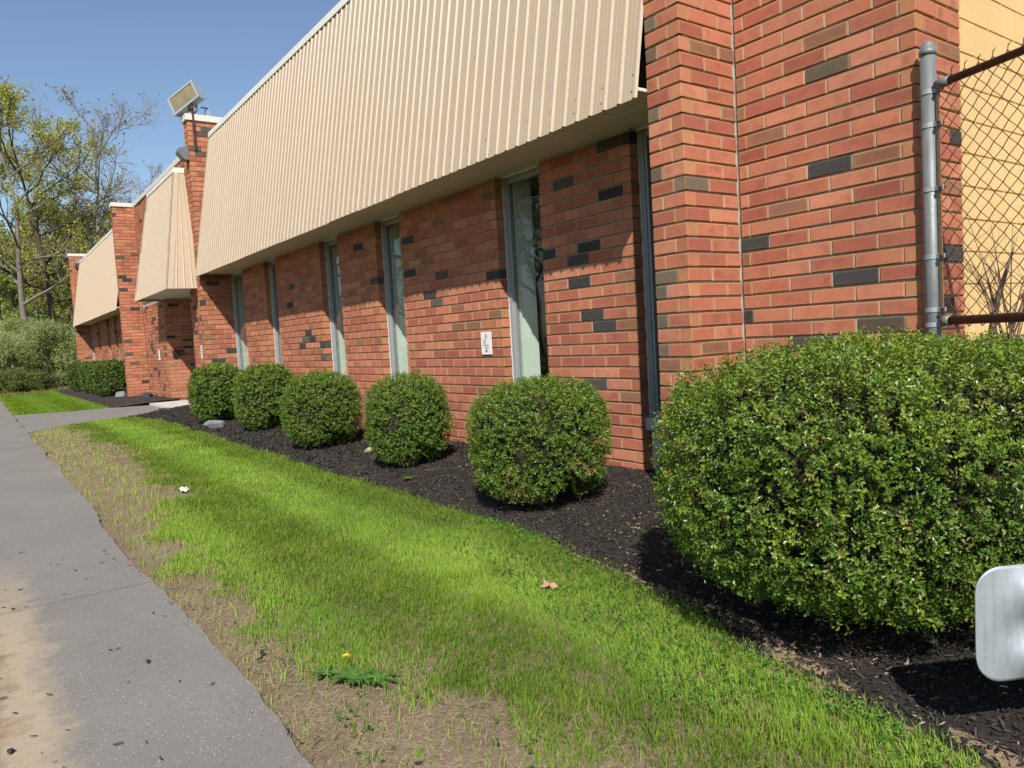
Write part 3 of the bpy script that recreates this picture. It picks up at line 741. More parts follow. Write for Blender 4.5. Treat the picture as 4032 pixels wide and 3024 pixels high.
def bush(name, label, c, a, N, m, ll, lw, sl_, e=(2.1, 2.7), group=None, six=False, dead=None, dark=1.0, keep=None, lump=.05, yell=.3, cat="bush", zc=None):
    root = empty(name, (c[0], c[1], 0)); tag(root, label, cat, group)
    cc = np.array([0, 0, zc if zc else a[2]+.06])
    P, n, d2 = super_points(N, cc, a, e, lump, random.randrange(6), -.93, keep)
    D = unit(n*1.0+rng.normal(0, .48, P.shape)+np.array([0, 0, .22]))
    depth = rng.random(len(P))**1.4*.20+.16*sstep(.50, .68, fbm(d2[:, 0]*6+20, d2[:, 2]*6+d2[:, 1]*5, 1., 2))
    P = P-n*(depth*min(a))[:, None]-D*sl_*.55
    t = rng.random(len(P)); patch = fbm(d2[:, 0]*3+40, d2[:, 2]*3+d2[:, 1]*2, 1., 3)
    g1 = np.array([.050, .105, .014]); g2 = np.array([.105, .190, .020]); g3 = np.array([.21, .27, .030]); g4 = np.array([.25, .215, .06])
    cols = g1[None]*(1-t)[:, None]+g2[None]*t[:, None]
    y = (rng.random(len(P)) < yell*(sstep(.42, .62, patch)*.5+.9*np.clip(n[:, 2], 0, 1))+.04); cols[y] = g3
    o = rng.random(len(P)) < .035; cols[o] = g4
    if dead is not None:
        k = dead(P-cc, d2) > rng.random(len(P)); cols[k] = np.array([.34, .24, .10])*rng.uniform(.6, 1.1, (k.sum(), 1))
    cols *= dark
    V, F, C = shoots_to_leaves(P, D, np.full(len(P), sl_)*rng.uniform(.6, 1.3, len(P)), m, ll, lw, cols, six, 1.0, np.array([.17, .27, .028])*dark)
    f = mesh_np("foliage", V, F, M_leaf, root, {'col': ('FLOAT_COLOR', C)}); f["kind"] = "stuff"
    # twigs: main stems from the ground and a share of the shoots
    b = MB()
    for k in range(9):
        q = 2*math.pi*k/9+random.random(); r0 = .12*min(a[0], a[1])
        p0 = np.array([r0*math.cos(q), r0*math.sin(q), -.02]); p2 = np.array([a[0]*.7*math.cos(q), a[1]*.7*math.sin(q), cc[2]*random.uniform(.6, 1.3)])
        b.tube([p0, (p0+p2)/2+np.array([0, 0, .08]), p2], [.014, .009, .005], 5)
    for i in range(0, len(P), max(1, len(P)//260)):
        b.tube([P[i]-n[i]*.10, P[i]+D[i]*sl_*.8], [.0026, .0014], 3, False)
    b.build("branches", M_twig, root)["kind"] = "stuff"
    ico("inner_filler", cc, a, e, M_inner, root)  # closed dark shell added to block the view through the leaves
    return root
# the big clipped hedge by the corner
hx, hy = 1.68, -.66
bush("corner_hedge", "large glossy green clipped hedge in front of the brick corner and fence", (hx, hy), (.91, 1.15, .53), 13500, 10, .0195, .0112, .075, e=(2.05, 2.9), six=False,
     lump=.045, yell=.5, cat="hedge", zc=.65)
BUSH = [(-1.0, -.58, .54, .455), (-3.37, -.42, .445, .455), (-5.6, -.44, .50, .465), (-8.4, -.25, .50, .51), (-10.75, -.37, .515, .525)]
LBL = ["round clipped bush with tan dead patches, nearest to the large hedge", "round clipped bush in front of the brick panel with the small white sign",
       "middle one of the five round bushes along the windows", "round clipped bush second from the entrance end of the window row", "round clipped bush beside the entrance path, farthest of the five"]
for i, (x, y, r_, h_) in enumerate(BUSH):
    dead = (lambda q, d: .8*sstep(.56, .70, fbm(d[:, 0]*4+3, d[:, 2]*4+d[:, 1]*2, 1., 5))*sstep(.35, -.5, d[:, 2])) if i == 0 else (lambda q, d: .06*sstep(.5, .7, fbm(d[:, 0]*4+3, d[:, 2]*4, 1., 5)))
    bush("round_bush", LBL[i], (x, y), (r_, r_*.96, h_), [7000, 5600, 5000, 4200, 3800][i], 8, [.019, .019, .021, .026, .030][i], [.010, .010, .011, .014, .016][i], .05, group="round clipped bushes", dead=dead, lump=.055 if i else .085, dark=1.08, yell=.25)
FARB = [(-25.2, -.12, .62), (-27.3, -.10, .60), (-29.6, -.12, .58), (-32.4, -.2, .66)]
FL = ["clipped bush nearest to the second brick pier, front of the far four", "second of the four far clipped bushes, half hidden behind the front one", "third of the four far clipped bushes behind the path", "farthest clipped bush at the left end, next to the woods shrubs"]
for i, (x, y, r_) in enumerate(FARB):
    bush("round_bush", FL[i], (x, y), (r_*1.05, r_*.92, .60), 2300, 6, .05, .028, .08, e=(2.2, 3.0), group="far clipped bushes", lump=.04, dark=.78, yell=.1)

# ------------------------------------------------------------------ grass
def blades(x, y, z, h, w, lx, ly, cols, name, mat, parent=None):
    N = len(x); B = np.stack([x, y, z], -1)
    q = rng.uniform(0, 2*np.pi, N); pd = np.stack([np.cos(q), np.sin(q), 0*q], -1)*(w/2)[:, None]
    lean = np.stack([lx, ly, 0*lx], -1); up = np.array([0, 0, 1.])
    tz = np.sqrt(np.clip(1-lx**2-ly**2, .004, 1)); m = B+lean*(h*.42)[:, None]+up*(h*.64*np.sqrt(tz)*np.where(tz < .3, tz*2, 1))[:, None]; tip = B+lean*h[:, None]+up*(h*tz)[:, None]
    V = np.stack([B-pd, B+pd, m+pd*.75, m-pd*.75, tip], 1).reshape(-1, 3)
    b = np.arange(N)[:, None]*5
    C = np.repeat(np.concatenate([cols, np.ones((N, 1))], 1), 5, 0)
    o = mesh_np(name, V, [b+np.array([0, 1, 2, 3]), b+np.array([3, 2, 4])], mat, parent, {'col': ('FLOAT_COLOR', C)})
    return o
def bare(x, y):          # 0 = full lawn, 1 = bare soil / dead straw along the path
    lim = np.interp(x, [-14, -12, -7.3, -5, -4, -3.2, -2.5, -1.7, -.8, -.4, .4, .9, 1.4, 1.8, 3], [-2.5, -2.35, -2.3, -2.42, -2.4, -2.7, -2.93, -2.98, -2.95, -2.88, -2.8, -2.72, -2.62, -2.6, -2.6])
    d = (lim-y)+.40*(fbm(x, y, 1.3, 1)-.5)+.42*(vnoise(x, y, 4.5, 2)-.5)
    return sstep(-.12, .16, d)
def lawn_z(x, y): return -.018+.02*(fbm(x, y, 1.1, 6)-.5)+.012*sstep(-3.2, -2.8, y)
def scatter(n, x0, x1, y0, y1): return rng.uniform(x0, x1, n), rng.uniform(y0, y1, n)
gx, gy, gw, gh = [], [], [], []
for (x0, x1, dens, w, h) in [(-.2, 3.0, 20000, .0036, .040), (-3.0, -.2, 15000, .0043, .042), (-7.0, -3.0, 9000, .0060, .044), (-15.2, -7.0, 4500, .0105, .046)]:
    n = int(dens*(x1-x0)*2.4); x, y = scatter(n, x0, x1, -3.2, -.8)
    e = mulch_edge(x)+.10*rng.random(n)**2-.02
    kd = 1-.95*bare(x, y)
    tuft = .62+.38*sstep(.35, .6, vnoise(x, y, 14, 6))
    ok = (y < e) & ~in_path(x, y) & (rng.random(n) < kd*tuft)
    gx.append(x[ok]); gy.append(y[ok]); gw.append(np.full(ok.sum(), w)); gh.append(np.full(ok.sum(), h))
x, y, w, h = map(np.concatenate, (gx, gy, gw, gh)); n = len(x)
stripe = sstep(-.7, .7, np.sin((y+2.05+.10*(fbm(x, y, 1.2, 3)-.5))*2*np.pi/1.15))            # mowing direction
lx = -(stripe*2-1)*.28+rng.normal(0, .34, n); ly = rng.normal(.05, .30, n); s_ = np.sqrt(lx**2+ly**2); k = np.minimum(1, .88/s_); lx *= k; ly *= k
pn = fbm(x, y, 1.6, 4); t = np.clip(rng.random(n)*.55+pn*.8-.08, 0, 1)
cg = np.array([.085, .19, .014])[None]*(1-t)[:, None]+np.array([.27, .40, .050])[None]*t[:, None]
cg = cg*(.88+.20*stripe)[:, None]  # light and dark stripe sheen of the leaning blades, painted into their colour
cg *= (.80+.40*fbm(x, y, 4.5, 1))[:, None]
dryb = rng.random(n) < .05+.2*bare(x, y); cg[dryb] = np.array([.34, .27, .12])
edge_f = 1+.35*bare(x, y)+.25*(vnoise(x, y, 5, 3) > .7)
h = h*rng.uniform(.55, 1.3, n)*(.75+.6*pn)*edge_f
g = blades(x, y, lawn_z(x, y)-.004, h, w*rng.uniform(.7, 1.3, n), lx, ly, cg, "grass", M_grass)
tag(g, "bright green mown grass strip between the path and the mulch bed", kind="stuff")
# far lawn
n = 46000; x, y = scatter(n, -38, -18.9, -3.18, -.85)
ok = ~in_path(x, y) & ((y < -1.02+.05*(vnoise(x, x*0, 3, 1)-.5)) | (x < -35.6)); x, y = x[ok], y[ok]; n = len(x)
st2 = sstep(-.2, .2, np.sin((y+2.0)*2*np.pi/1.1)); t = np.clip(rng.random(n)*.5+fbm(x, y, .9, 2)*.7-.1, 0, 1)
cg = np.array([.11, .21, .016])[None]*(1-t)[:, None]+np.array([.23, .36, .03])[None]*t[:, None]
lx = (st2*2-1)*.3+rng.normal(0, .25, n); ly = rng.normal(0, .25, n)
g = blades(x, y, x*0-.014, rng.uniform(.03, .055, n), rng.uniform(.014, .024, n), np.clip(lx, -.6, .6), np.clip(ly, -.6, .6), cg*(.85+.25*st2)[:, None], "far_grass", M_grass)  # stripe sheen of the lean painted into blade colour here too
tag(g, "mown grass of the small far lawn past the entry path", kind="stuff")
# dead straw lying on the bare strip
n = 110000; x, y = scatter(n, -14.2, 2.6, -3.24, -1.9)
wgt = bare(x, y)*(.45+.55*sstep(.36, .58, fbm(x, y, 2.2, 5)))*np.where(x > -3, 1., .8)
ok = (rng.random(n) < wgt) & ~in_path(x, y); x, y = x[ok], y[ok]; n = len(x)
far = sstep(-2, -10, x)
q = rng.uniform(0, 2*np.pi, n); t = rng.random(n)
cs = np.array([.60, .49, .29])[None]*(1-t)[:, None]+np.array([.36, .27, .16])[None]*t[:, None]
g = blades(x, y, lawn_z(x, y)+.002+rng.random(n)*.008, rng.uniform(.02, .055, n), rng.uniform(.0012, .0022, n)*(1+3*far), np.cos(q)*.992, np.sin(q)*.992, cs, "dead_straw", M_dry)
tag(g, "dead straw-coloured grass lying on the bare strip by the path", kind="stuff")
# clover and small broad leaves along the mulch side and in the bare strip
n = 2600; x = rng.uniform(-1.6, 2.8, n); y = mulch_edge(x)-.02-rng.random(n)**1.5*.55
k = vnoise(x, y, 3.0, 7) > .42; x, y = x[k], y[k]
n2 = 700; x2, y2 = scatter(n2, -2.5, 2.0, -3.1, -2.2); k = (vnoise(x2, y2, 5, 1) > .66) & (bare(x2, y2) > .3); x = np.concatenate([x, x2[k]]); y = np.concatenate([y, y2[k]]); n = len(x)
B = np.stack([x, y, lawn_z(x, y)+.012+.02*rng.random(n)], -1); D = unit(np.stack([rng.normal(0, .4, n), rng.normal(0, .4, n), np.ones(n)], -1))
cc = np.array([.10, .21, .03])[None]*rng.uniform(.7, 1.3, (n, 1))
V, F, C = shoots_to_leaves(B, D, np.full(n, .012), 3, .013, .013, cc, False, 1.6)
c_ = mesh_np("clover", V, F, M_grass, None, {'col': ('FLOAT_COLOR', C)}); tag(c_, "low clover leaves in the lawn beside the mulch edge", kind="stuff")
# ------------------------------------------------------------------ mulch chips and litter
def chips(name, n, reg, size, colA, colB, mat, label, zf=bed_z, keep=None, flat=.5):
    x, y = scatter(n, *reg); ok = (y > mulch_edge(x)-.03) & ~in_path(x, y) if keep is None else keep(x, y)
    x, y = x[ok], y[ok]; n = len(x)
    L = rng.uniform(.5, 1.5, n)*size; W = L*rng.uniform(.18, .45, n); q = rng.uniform(0, 2*np.pi, n); tl = rng.normal(0, flat, n); rl = rng.normal(0, flat, n)
    u = np.stack([np.cos(q)*np.cos(tl), np.sin(q)*np.cos(tl), np.sin(tl)], -1); v = unit(np.cross(np.stack([0*q, 0*q, 0*q+1], -1), u)); nn_ = np.cross(u, v); v = v*np.cos(rl)[:, None]+nn_*np.sin(rl)[:, None]; nn_ = np.cross(u, v)
    c = np.stack([x, y, zf(x, y)+.004+.3*np.abs(np.sin(tl))*L], -1); u = u*(L/2)[:, None]; v = v*(W/2)[:, None]; th = nn_*(W*.25)[:, None]
    V = np.stack([c-u-v*.6, c+u-v*.4, c+u*.9+v, c-u*.9+v, c-u*.8+th*1.6, c+u*.8+th*1.6], 1).reshape(-1, 3)
    b = np.arange(n)[:, None]*6
    F = [b+np.array([0, 1, 5, 4]), b+np.array([2, 3, 4, 5]), np.concatenate([b+np.array([1, 2, 5]), b+np.array([3, 0, 4])])]
    t = rng.random((n, 1)); C = np.repeat(np.concatenate([np.asarray(colA)*(1-t)+np.asarray(colB)*t, np.ones((n, 1))], 1), 6, 0)
    o = mesh_np(name, V, F, mat, None, {'col': ('FLOAT_COLOR', C)}); tag(o, label, kind="stuff")
M_chip = leaf_mat("mulch_chip", .8, .2, .0)
chips("mulch_chips", 52000, (-3.2, 3.2, -2.0, .6), .021, (.012, .0105, .0095), (.062, .053, .046), M_chip, "loose shreds of black mulch near the corner hedge")
chips("far_mulch_chips", 22000, (-15.6, -3.2, -1.3, .6), .04, (.012, .0105, .0095), (.062, .053, .046), M_chip, "loose shreds of black mulch along the window wall")
chips("leaf_litter", 2600, (-3.5, 3.2, -2.0, .5), .017, (.30, .27, .07), (.40, .34, .20), M_dry, "small yellow-green clipped leaves scattered on the mulch", flat=.25, keep=lambda x, y: (y > mulch_edge(x)-.04) & (rng.random(len(x)) < .25+.75*sstep(.4, .65, fbm(x, y, 1.7, 1))))
chips("wood_litter", 700, (.6, 3.2, -2.0, -.9), .02, (.45, .36, .26), (.30, .20, .12), M_dry, "pale wood chips and dry leaves under the hedge edge", flat=.25, keep=lambda x, y: (y > mulch_edge(x)+.03) & (vnoise(x, y, 2.5, 2) > .45))
chips("path_litter", 260, (-3, 1.6, -4.0, -2.9), .022, (.015, .014, .014), (.10, .08, .06), M_dry, "dark mulch crumbs strewn on the path edge", zf=lambda x, y: x*0+.002, flat=.1, keep=lambda x, y: rng.random(len(x)) < np.where(y < -3.25, .35, .8))
# soil spilled along the bed edge
def spill():
    xs = np.linspace(.0, 3.4, 150); w = .06+.42*sstep(.4, 1.4, xs)*vnoise(xs, xs*0, 2.2, 5); e = mulch_edge(xs)
    t = np.linspace(-.35, 1, 12); gx_ = np.repeat(xs[:, None], 12, 1); gy_ = e[:, None]+w[:, None]*t[None]+.03*(vnoise(gx_, gx_*0+t[None]*3, 9, 2)-.5)
    prof = np.clip(1-np.abs(t*1.6-.5), 0, 1)[None]
    V = np.stack([gx_, gy_, bed_z(gx_, gy_)-.012+.016*prof+.010*(vnoise(gx_, gy_, 11, 4)-.6)], -1).reshape(-1, 3); i = np.arange(149*11); a = (i//11)*12+i % 11
    return mesh_np("bare_soil", V, np.stack([a, a+12, a+13, a+1], -1), M_spill, smooth=True)
M_spill = simple("dry_soil", (0.26, 0.185, 0.12), .95, .1, 0, .3, 9, 70, .8, .012)
tag(spill(), "strip of dry brown soil between the grass and the mulch", kind="structure")

# ------------------------------------------------------------------ trees and shrubs of the woods
def bark(name, c): return simple(name, c, .95, .1, 0, .3, 6, 25, .8, .03)
M_bark = [bark("dark_bark", (0.085, 0.068, 0.052)), bark("grey_bark", (0.19, 0.165, 0.135)), bark("pale_bark", (0.30, 0.27, 0.23))]
def grow(seed, H, r0, fork=.35, limbs=8, subs=7, twigs=6, up=.75, spreadk=.32, lean=.05):
    rs = np.random.default_rng(seed); tubes = []; tips = []
    def poly(p, d, L, n, wob, upk):
        pts = [p]; dirs = []
        for i in range(n):
            d = d+rs.normal(0, wob, 3); d[2] += upk; d = d/np.linalg.norm(d); p = p+d*L/n; pts.append(p); dirs.append(d)
        return pts, dirs
    tr, td = poly(np.zeros(3), np.array([rs.normal(0, lean), rs.normal(0, lean), 1.]), H*.92, 9, .07, .03)
    rad = [r0*(1-.93*(i/9))+.008 for i in range(10)]; rad[0] *= 1.3
    tubes.append((tr, rad, 7))
    for i in range(limbs):
        t = fork+(1-fork)*(i+rs.random()*.6)/limbs*.95; k = min(8, int(t*9)); f_ = t*9-k
        p = tr[k]*(1-f_)+tr[k+1]*f_; q = rs.uniform(0, 2*np.pi) if i > 1 else i*np.pi+rs.random()
        d = np.array([math.cos(q), math.sin(q), rs.uniform(.5, 1.2)*up]); d /= np.linalg.norm(d)
        L = H*spreadk*(1.25-t*.7)*rs.uniform(.8, 1.25); r1 = (r0*(1-.9*t)+.01)*.62
        pl, dl = poly(p, d, L, 5, .16, .10*up); tubes.append((pl, [r1*(1-.8*j/5)+.006 for j in range(6)], 5))
        for j in range(subs):
            tt = .25+.75*(j+rs.random())/subs; kk = min(4, int(tt*5)); ff = tt*5-kk; p2 = pl[kk]*(1-ff)+pl[kk+1]*ff
            d2 = dl[kk]*.8+rs.normal(0, .6, 3); d2[2] = abs(d2[2])*.8+.15; d2 /= np.linalg.norm(d2)
            L2 = L*.42*(1.2-tt*.6)*rs.uniform(.7, 1.3); p2l, d2l = poly(p2, d2, L2, 3, .22, .08); tubes.append((p2l, [.3*r1*(1-.7*j2/3)+.006 for j2 in range(4)], 4))
            for w_ in range(twigs):
                t3 = .3+.7*(w_+rs.random())/twigs; k3 = min(2, int(t3*3)); f3 = t3*3-k3; p3 = p2l[k3]*(1-f3)+p2l[k3+1]*f3
                d3 = d2l[k3]*.7+rs.normal(0, .55, 3); d3[2] += .2; d3 /= np.linalg.norm(d3); L3 = L2*.5*rs.uniform(.6, 1.2)
                e = p3+d3*L3+np.array([0, 0, .06*L3]); tubes.append(([p3, (p3+e)/2+rs.normal(0, .03, 3), e], [.010, .007, .004], 3)); tips.append((p3, e))
    return tubes, tips
def tubes_mesh(tubes, name, mat, parent):
    b = MB()
    for pts, r_, n in tubes: b.tube(pts, list(r_), n, False)
    return b.build(name, mat, parent, smooth=True)
def leaves_on(tips, per, size, colA, colB, seed, frac=1.0):
    rs = np.random.default_rng(seed); A = np.array([t[0] for t in tips]); B = np.array([t[1] for t in tips]); n = len(A)
    k = rs.integers(0, n, int(n*per*frac)); t = rs.uniform(.3, 1.12, len(k))[:, None]
    P = A[k]*(1-t)+B[k]*t+rs.normal(0, .10, (len(k), 3)); m = len(P)
    d = unit(rs.normal(size=(m, 3))); w = unit(np.cross(d, rs.normal(size=(m, 3)))); s_ = (size*rs.uniform(.6, 1.3, m))[:, None]
    V = np.stack([P, P+d*s_*.5+w*s_*.38, P+d*s_, P+d*s_*.5-w*s_*.38], 1).reshape(-1, 3); base = np.arange(m)[:, None]*4
    c = rs.random((m, 1)); C = np.repeat(np.concatenate([np.asarray(colA)*(1-c)+np.asarray(colB)*c, np.ones((m, 1))], 1), 4, 0)
    return V, np.concatenate([base+np.array([0, 1, 2]), base+np.array([0, 2, 3])]), C
def make_tree(name, seed, H, r0, barki, leaf=None, **kw):
    root = empty(name); tubes, tips = grow(seed, H, r0, **kw)
    b = MB(); pts, r_, n = tubes[0]; b.tube(pts, list(r_), n, False); b.build("trunk", M_bark[barki], root, smooth=True)
    o = tubes_mesh(tubes[1:], "limbs", M_bark[barki], root); o["kind"] = "stuff"
    if leaf:
        V, F, C = leaves_on(tips, *leaf, seed+1); o = mesh_np("crown", V, F, M_tleaf, root, {'col': ('FLOAT_COLOR', C)}); o["kind"] = "stuff"
    return root
def copy_tree(o, loc, rz, sc, label, group=None):
    c = o.copy(); COL.objects.link(c); c.location = loc; c.rotation_euler = (0, 0, rz); c.scale = (sc, sc, sc*random.uniform(.93, 1.07))
    c["label"] = label
    if group: c["group"] = group
    for ch in o.children:
        d = ch.copy(); COL.objects.link(d); d.parent = c; d.matrix_parent_inverse = Matrix.Identity(4)
    return c
def at(px, depth, gy=1448):        # ground point at a given depth along the line of sight of image column px
    d = CF+CR*(px-2016)/FPX+CU*(1512-gy)/FPX; P = CAM+depth*d; return (P[0], P[1], -.08)
YG = ((.30, .34, .06), (.46, .42, .11)); GR = ((.19, .28, .05), (.36, .42, .09)); RD = ((.34, .25, .10), (.30, .33, .09))
treeA = make_tree("spring_tree", 11, 19.5, .26, 1, (12, .14, *YG), fork=.30, limbs=13, subs=9, twigs=7)
treeB = make_tree("spring_tree", 23, 20.0, .24, 0, (12, .14, *YG), fork=.28, limbs=13, subs=9, twigs=7, lean=.12)
treeC = make_tree("bare_tree", 37, 21.0, .25, 2, (.8, .16, (.26, .16, .10), (.24, .24, .07)), fork=.30, limbs=15, subs=10, twigs=10, up=1.1, spreadk=.30)
treeD = make_tree("young_tree", 41, 13.0, .13, 0, (12, .19, *GR), fork=.2, limbs=10, subs=6, twigs=5)
treeE = make_tree("budding_tree", 53, 14.0, .16, 1, (11, .20, *RD), fork=.25, limbs=10, subs=6, twigs=6)
def place(t, px, depth, sc, label, rz, first=False, group=None):
    if first:
        t.location = at(px, depth); t.rotation_euler = (0, 0, rz); t.scale = (sc, sc, sc); tag(t, label, "tree", group); return t
    c = copy_tree(t, at(px, depth), rz, sc, label, group); c["category"] = "tree"; return c
GF = "trees at the front of the woods"; GB = "trees deeper in the woods"
place(treeA, 95, 50, .98, "tall yellow-green spring tree with a forked grey trunk, leftmost in front", 0.3, True, GF)
place(treeB, 235, 53, 1.0, "tall spring tree with dark leaning trunk beside the leftmost one", 1.2, True, GF)
place(treeA, 330, 58, 1.0, "tall yellow-green tree right behind the far fascia end", 2.4, False, GF)
place(treeC, 455, 55, .98, "tall leafless pale tree above the far brick pier", .4, True, GF)
place(treeC, 575, 60, .80, "shorter leafless tree between the entrance canopy and the far pier", 2.2, False, GF)
place(treeB, -60, 56, 1.0, "spring tree at the left edge of the picture", 4.0, False, GF)
place(treeD, 40, 60, 1.0, "young leafy tree low between the front trunks at the left", .2, True, GB)
place(treeE, 160, 62, 1.0, "reddish budding tree between the two left trunks", 1., True, GB)
fill = [(treeD, 285, 64, 1.05), (treeE, 390, 66, 1.05), (treeD, 120, 70, 1.15), (treeE, 10, 68, 1.2), (treeD, 210, 74, 1.25), (treeE, 320, 74, 1.2), (treeD, 440, 72, 1.1), (treeE, 520, 76, 1.0), (treeD, 60, 82, 1.35), (treeE, 250, 86, 1.4), (treeD, 370, 84, 1.3), (treeA, 170, 90, .95), (treeB, 30, 95, .95), (treeD, -50, 66, 1.1), (treeD, 630, 80, .9), (treeD, 0, 58, .75), (treeD, 105, 57, .7), (treeE, 195, 58, .7), (treeD, 270, 60, .72), (treeE, 345, 62, .8), (treeD, 60, 100, 1.5), (treeE, 180, 104, 1.5), (treeD, 300, 105, 1.5), (treeD, 420, 100, 1.3), (treeE, 500, 100, 1.2)]
for i, (t, px, dp, sc) in enumerate(fill):
    place(t, px, dp, sc, ("leafy green" if t is treeD else "reddish budding" if t is treeE else "tall yellowish")+" tree deep in the woods behind the front trunks", i*1.7, False, GB)
# trees across the road, seen mirrored in the window panes
for i, (x, y) in enumerate([(-24, -19), (-31, -22), (-38, -18), (-46, -22), (-17, -24), (-55, -20), (-10, -27), (-34, -28)]):
    c = copy_tree([treeD, treeE, treeB][i % 3], (x, y, -.08), i*2.1, 1.0, "tree across the road, reflected in the window panes", "trees across the road"); c["category"] = "tree"
# light grey-green shrubs in front of the woods
def shrub(name, label, loc, a, N, seed, colA, colB, size=.10):
    root = empty(name, loc); tag(root, label, "shrub", "wild shrubs in front of the woods")
    rs = np.random.default_rng(seed); cl = []
    for k in range(16):
        q = rs.uniform(0, 2*np.pi); rr = np.sqrt(rs.random())
        cl.append((np.array([a[0]*.72*rr*math.cos(q), a[1]*.72*rr*math.sin(q), a[2]*rs.uniform(.25, 1.62)*(1.05-.35*rr)]), rs.uniform(.32, .6)*a[0]*.62))
    P = []; 
    for c, r_ in cl:
        m = N//16; d = unit(rs.normal(size=(m, 3))); P.append(c+d*(r_*rs.random((m, 1))**.45)*np.array([1, 1, .8]))
    P = np.concatenate(P); P = P[P[:, 2] > .15]; n = len(P)
    D = unit(rs.normal(0, .5, (n, 3))+np.array([0, 0, .8])); t = rs.random((n, 1)); cols = np.asarray(colA)*(1-t)+np.asarray(colB)*t
    V, F, C = shoots_to_leaves(P, D, np.full(n, .28), 5, size, size*.5, cols, False, .9)
    o = mesh_np("foliage", V, F, M_tleaf, root, {'col': ('FLOAT_COLOR', C)}); o["kind"] = "stuff"
    b = MB()
    for c, r_ in cl:
        s0 = np.array([rs.normal(0, .12), rs.normal(0, .12), -.1]); b.tube([s0, s0*.4+c*.5+np.array([0, 0, .2]), c, c*1.15], [.035, .022, .012, .006], 4, False)
        for _ in range(5): b.tube([c*.7, c+unit(rs.normal(size=3))*r_*1.1], [.010, .004], 3, False)
    o = b.build("branches", M_bark[0], root); o["kind"] = "stuff"
    return root
SG = ((.23, .28, .10), (.40, .45, .20))
SH = [(35, 36.5, (2.5, 2.2, 1.8), "pale green shrub at the left edge in front of the woods"), (150, 38.5, (2.4, 2.2, 2.15), "tall pale green shrub left of the far brick pier"), (255, 39.5, (2.3, 2.2, 2.6), "tallest pale shrub directly beside the far brick pier"),
      (-70, 36, (2.4, 2.2, 1.5), "pale green shrub just cut off by the left picture edge"), (90, 44, (2.6, 2.4, 2.3), "broad pale shrub behind the gap of the front shrubs"), (330, 46, (2.4, 2.3, 2.3), "pale green shrub mostly hidden behind the far pier"), (200, 50, (2.6, 2.4, 2.1), "farther shrub under the leaning tree")]
for i, (px, dp, a, lb) in enumerate(SH): shrub("wild_shrub", lb, at(px, dp), a, 3600, 60+i, *SG)
LOWS = [(20, 34.2, .55, "low weedy bush at the lawn's left corner"), (70, 34.6, .6, "small weedy bush with brown stems at the lawn's back edge"), (125, 35.4, .5, "low green weeds behind the far lawn, by the pale water")]
for i, (px, dp, s_, lb) in enumerate(LOWS): shrub("weed_bush", lb, at(px, dp), (1.1, 1.0, s_), 1500, 90+i, (.11, .15, .04), (.22, .26, .08), .08)
# rough grass under the shrubs, leaf litter
n = 26000; x, y = scatter(n, -60, -33, -9, 9); ok = (y < -1.2) | (x < -36.5); x, y = x[ok], y[ok]; n = len(x)
t = rng.random((n, 1)); cg = np.array([.10, .14, .03])*(1-t)+np.array([.26, .27, .07])*t; br = rng.random(n) < .35; cg[br] = np.array([.22, .16, .09])
g = blades(x, y, x*0-.07, rng.uniform(.08, .28, n), rng.uniform(.02, .05, n), rng.normal(0, .3, n).clip(-.6, .6), rng.normal(0, .3, n).clip(-.6, .6), cg, "rough_grass", M_grass)
tag(g, "rough grass and weeds at the foot of the shrubs", kind="stuff")
m_, nt_, out_ = new_mat("pond_water"); principled(nt_, out_, (0.10, 0.13, 0.15), .12, .8, 0., noise(nt_, 6, 3, .5, pos(nt_)).outputs[0], .15, .03)
wtr = MB().add([(-57, -2.2, -.045), (-57.5, 1.7, -.045), (-60, 3.2, -.045), (-67, 2.4, -.045), (-69, -1, -.045), (-62, -4, -.045)], [(0, 1, 2, 3, 4, 5)]).build("water", m_)
tag(wtr, "pale strip of water glimpsed under the shrubs", kind="structure")

# ------------------------------------------------------------------ chain-link fence behind the hedge
FP = np.array([1.318, .545]); FD = np.array([.947, -.322]); FN = np.array([.322, .947])
fence = empty("chain_link_fence", (FP[0], FP[1], 0)); tag(fence, "rusty chain-link fence with grey post against the brick corner", "fence")
def fp(s, o=0., z=0.): return np.array([FD[0]*s+FN[0]*o, FD[1]*s+FN[1]*o, z])
MB().tube([fp(0, 0, .0), fp(0, 0, 2.74)], .0405, 24).build("post", M_galv, fence, smooth=True)
b = MB(); b.tube([fp(0, 0, 2.725), fp(0, 0, 2.755), fp(0, 0, 2.756), fp(0, 0, 2.785), fp(0, 0, 2.803), fp(0, 0, 2.809)], [.0455, .0455, .043, .036, .020, .004], 20); b.build("post_cap", M_galv, fence, smooth=True)
b = MB(); b.tube([fp(.075, 0, 2.545), fp(3.2, 0, 2.545)], .0215, 14); b.build("top_rail", M_rust, fence, smooth=True)
MB().tube([fp(.055, 0, 2.545), fp(.14, 0, 2.545)], .0265, 14).build("rail_cup", M_galv, fence, smooth=True)
b = MB(); b.tube([fp(.075, 0, 1.235), fp(3.2, 0, 1.235)], .024, 14); b.build("bottom_rail", M_rust, fence, smooth=True)
MB().tube([fp(.06, 0, 1.235), fp(.115, 0, 1.235)], .029, 14).build("rail_cup", M_galv, fence, smooth=True)
MB().obox(fp(.0665, -.005, 1.88), np.array([*FD*.0085, 0]), np.array([*FN*.004, 0]), np.array([0, 0, .68])).build("tension_bar", M_barwood, fence)
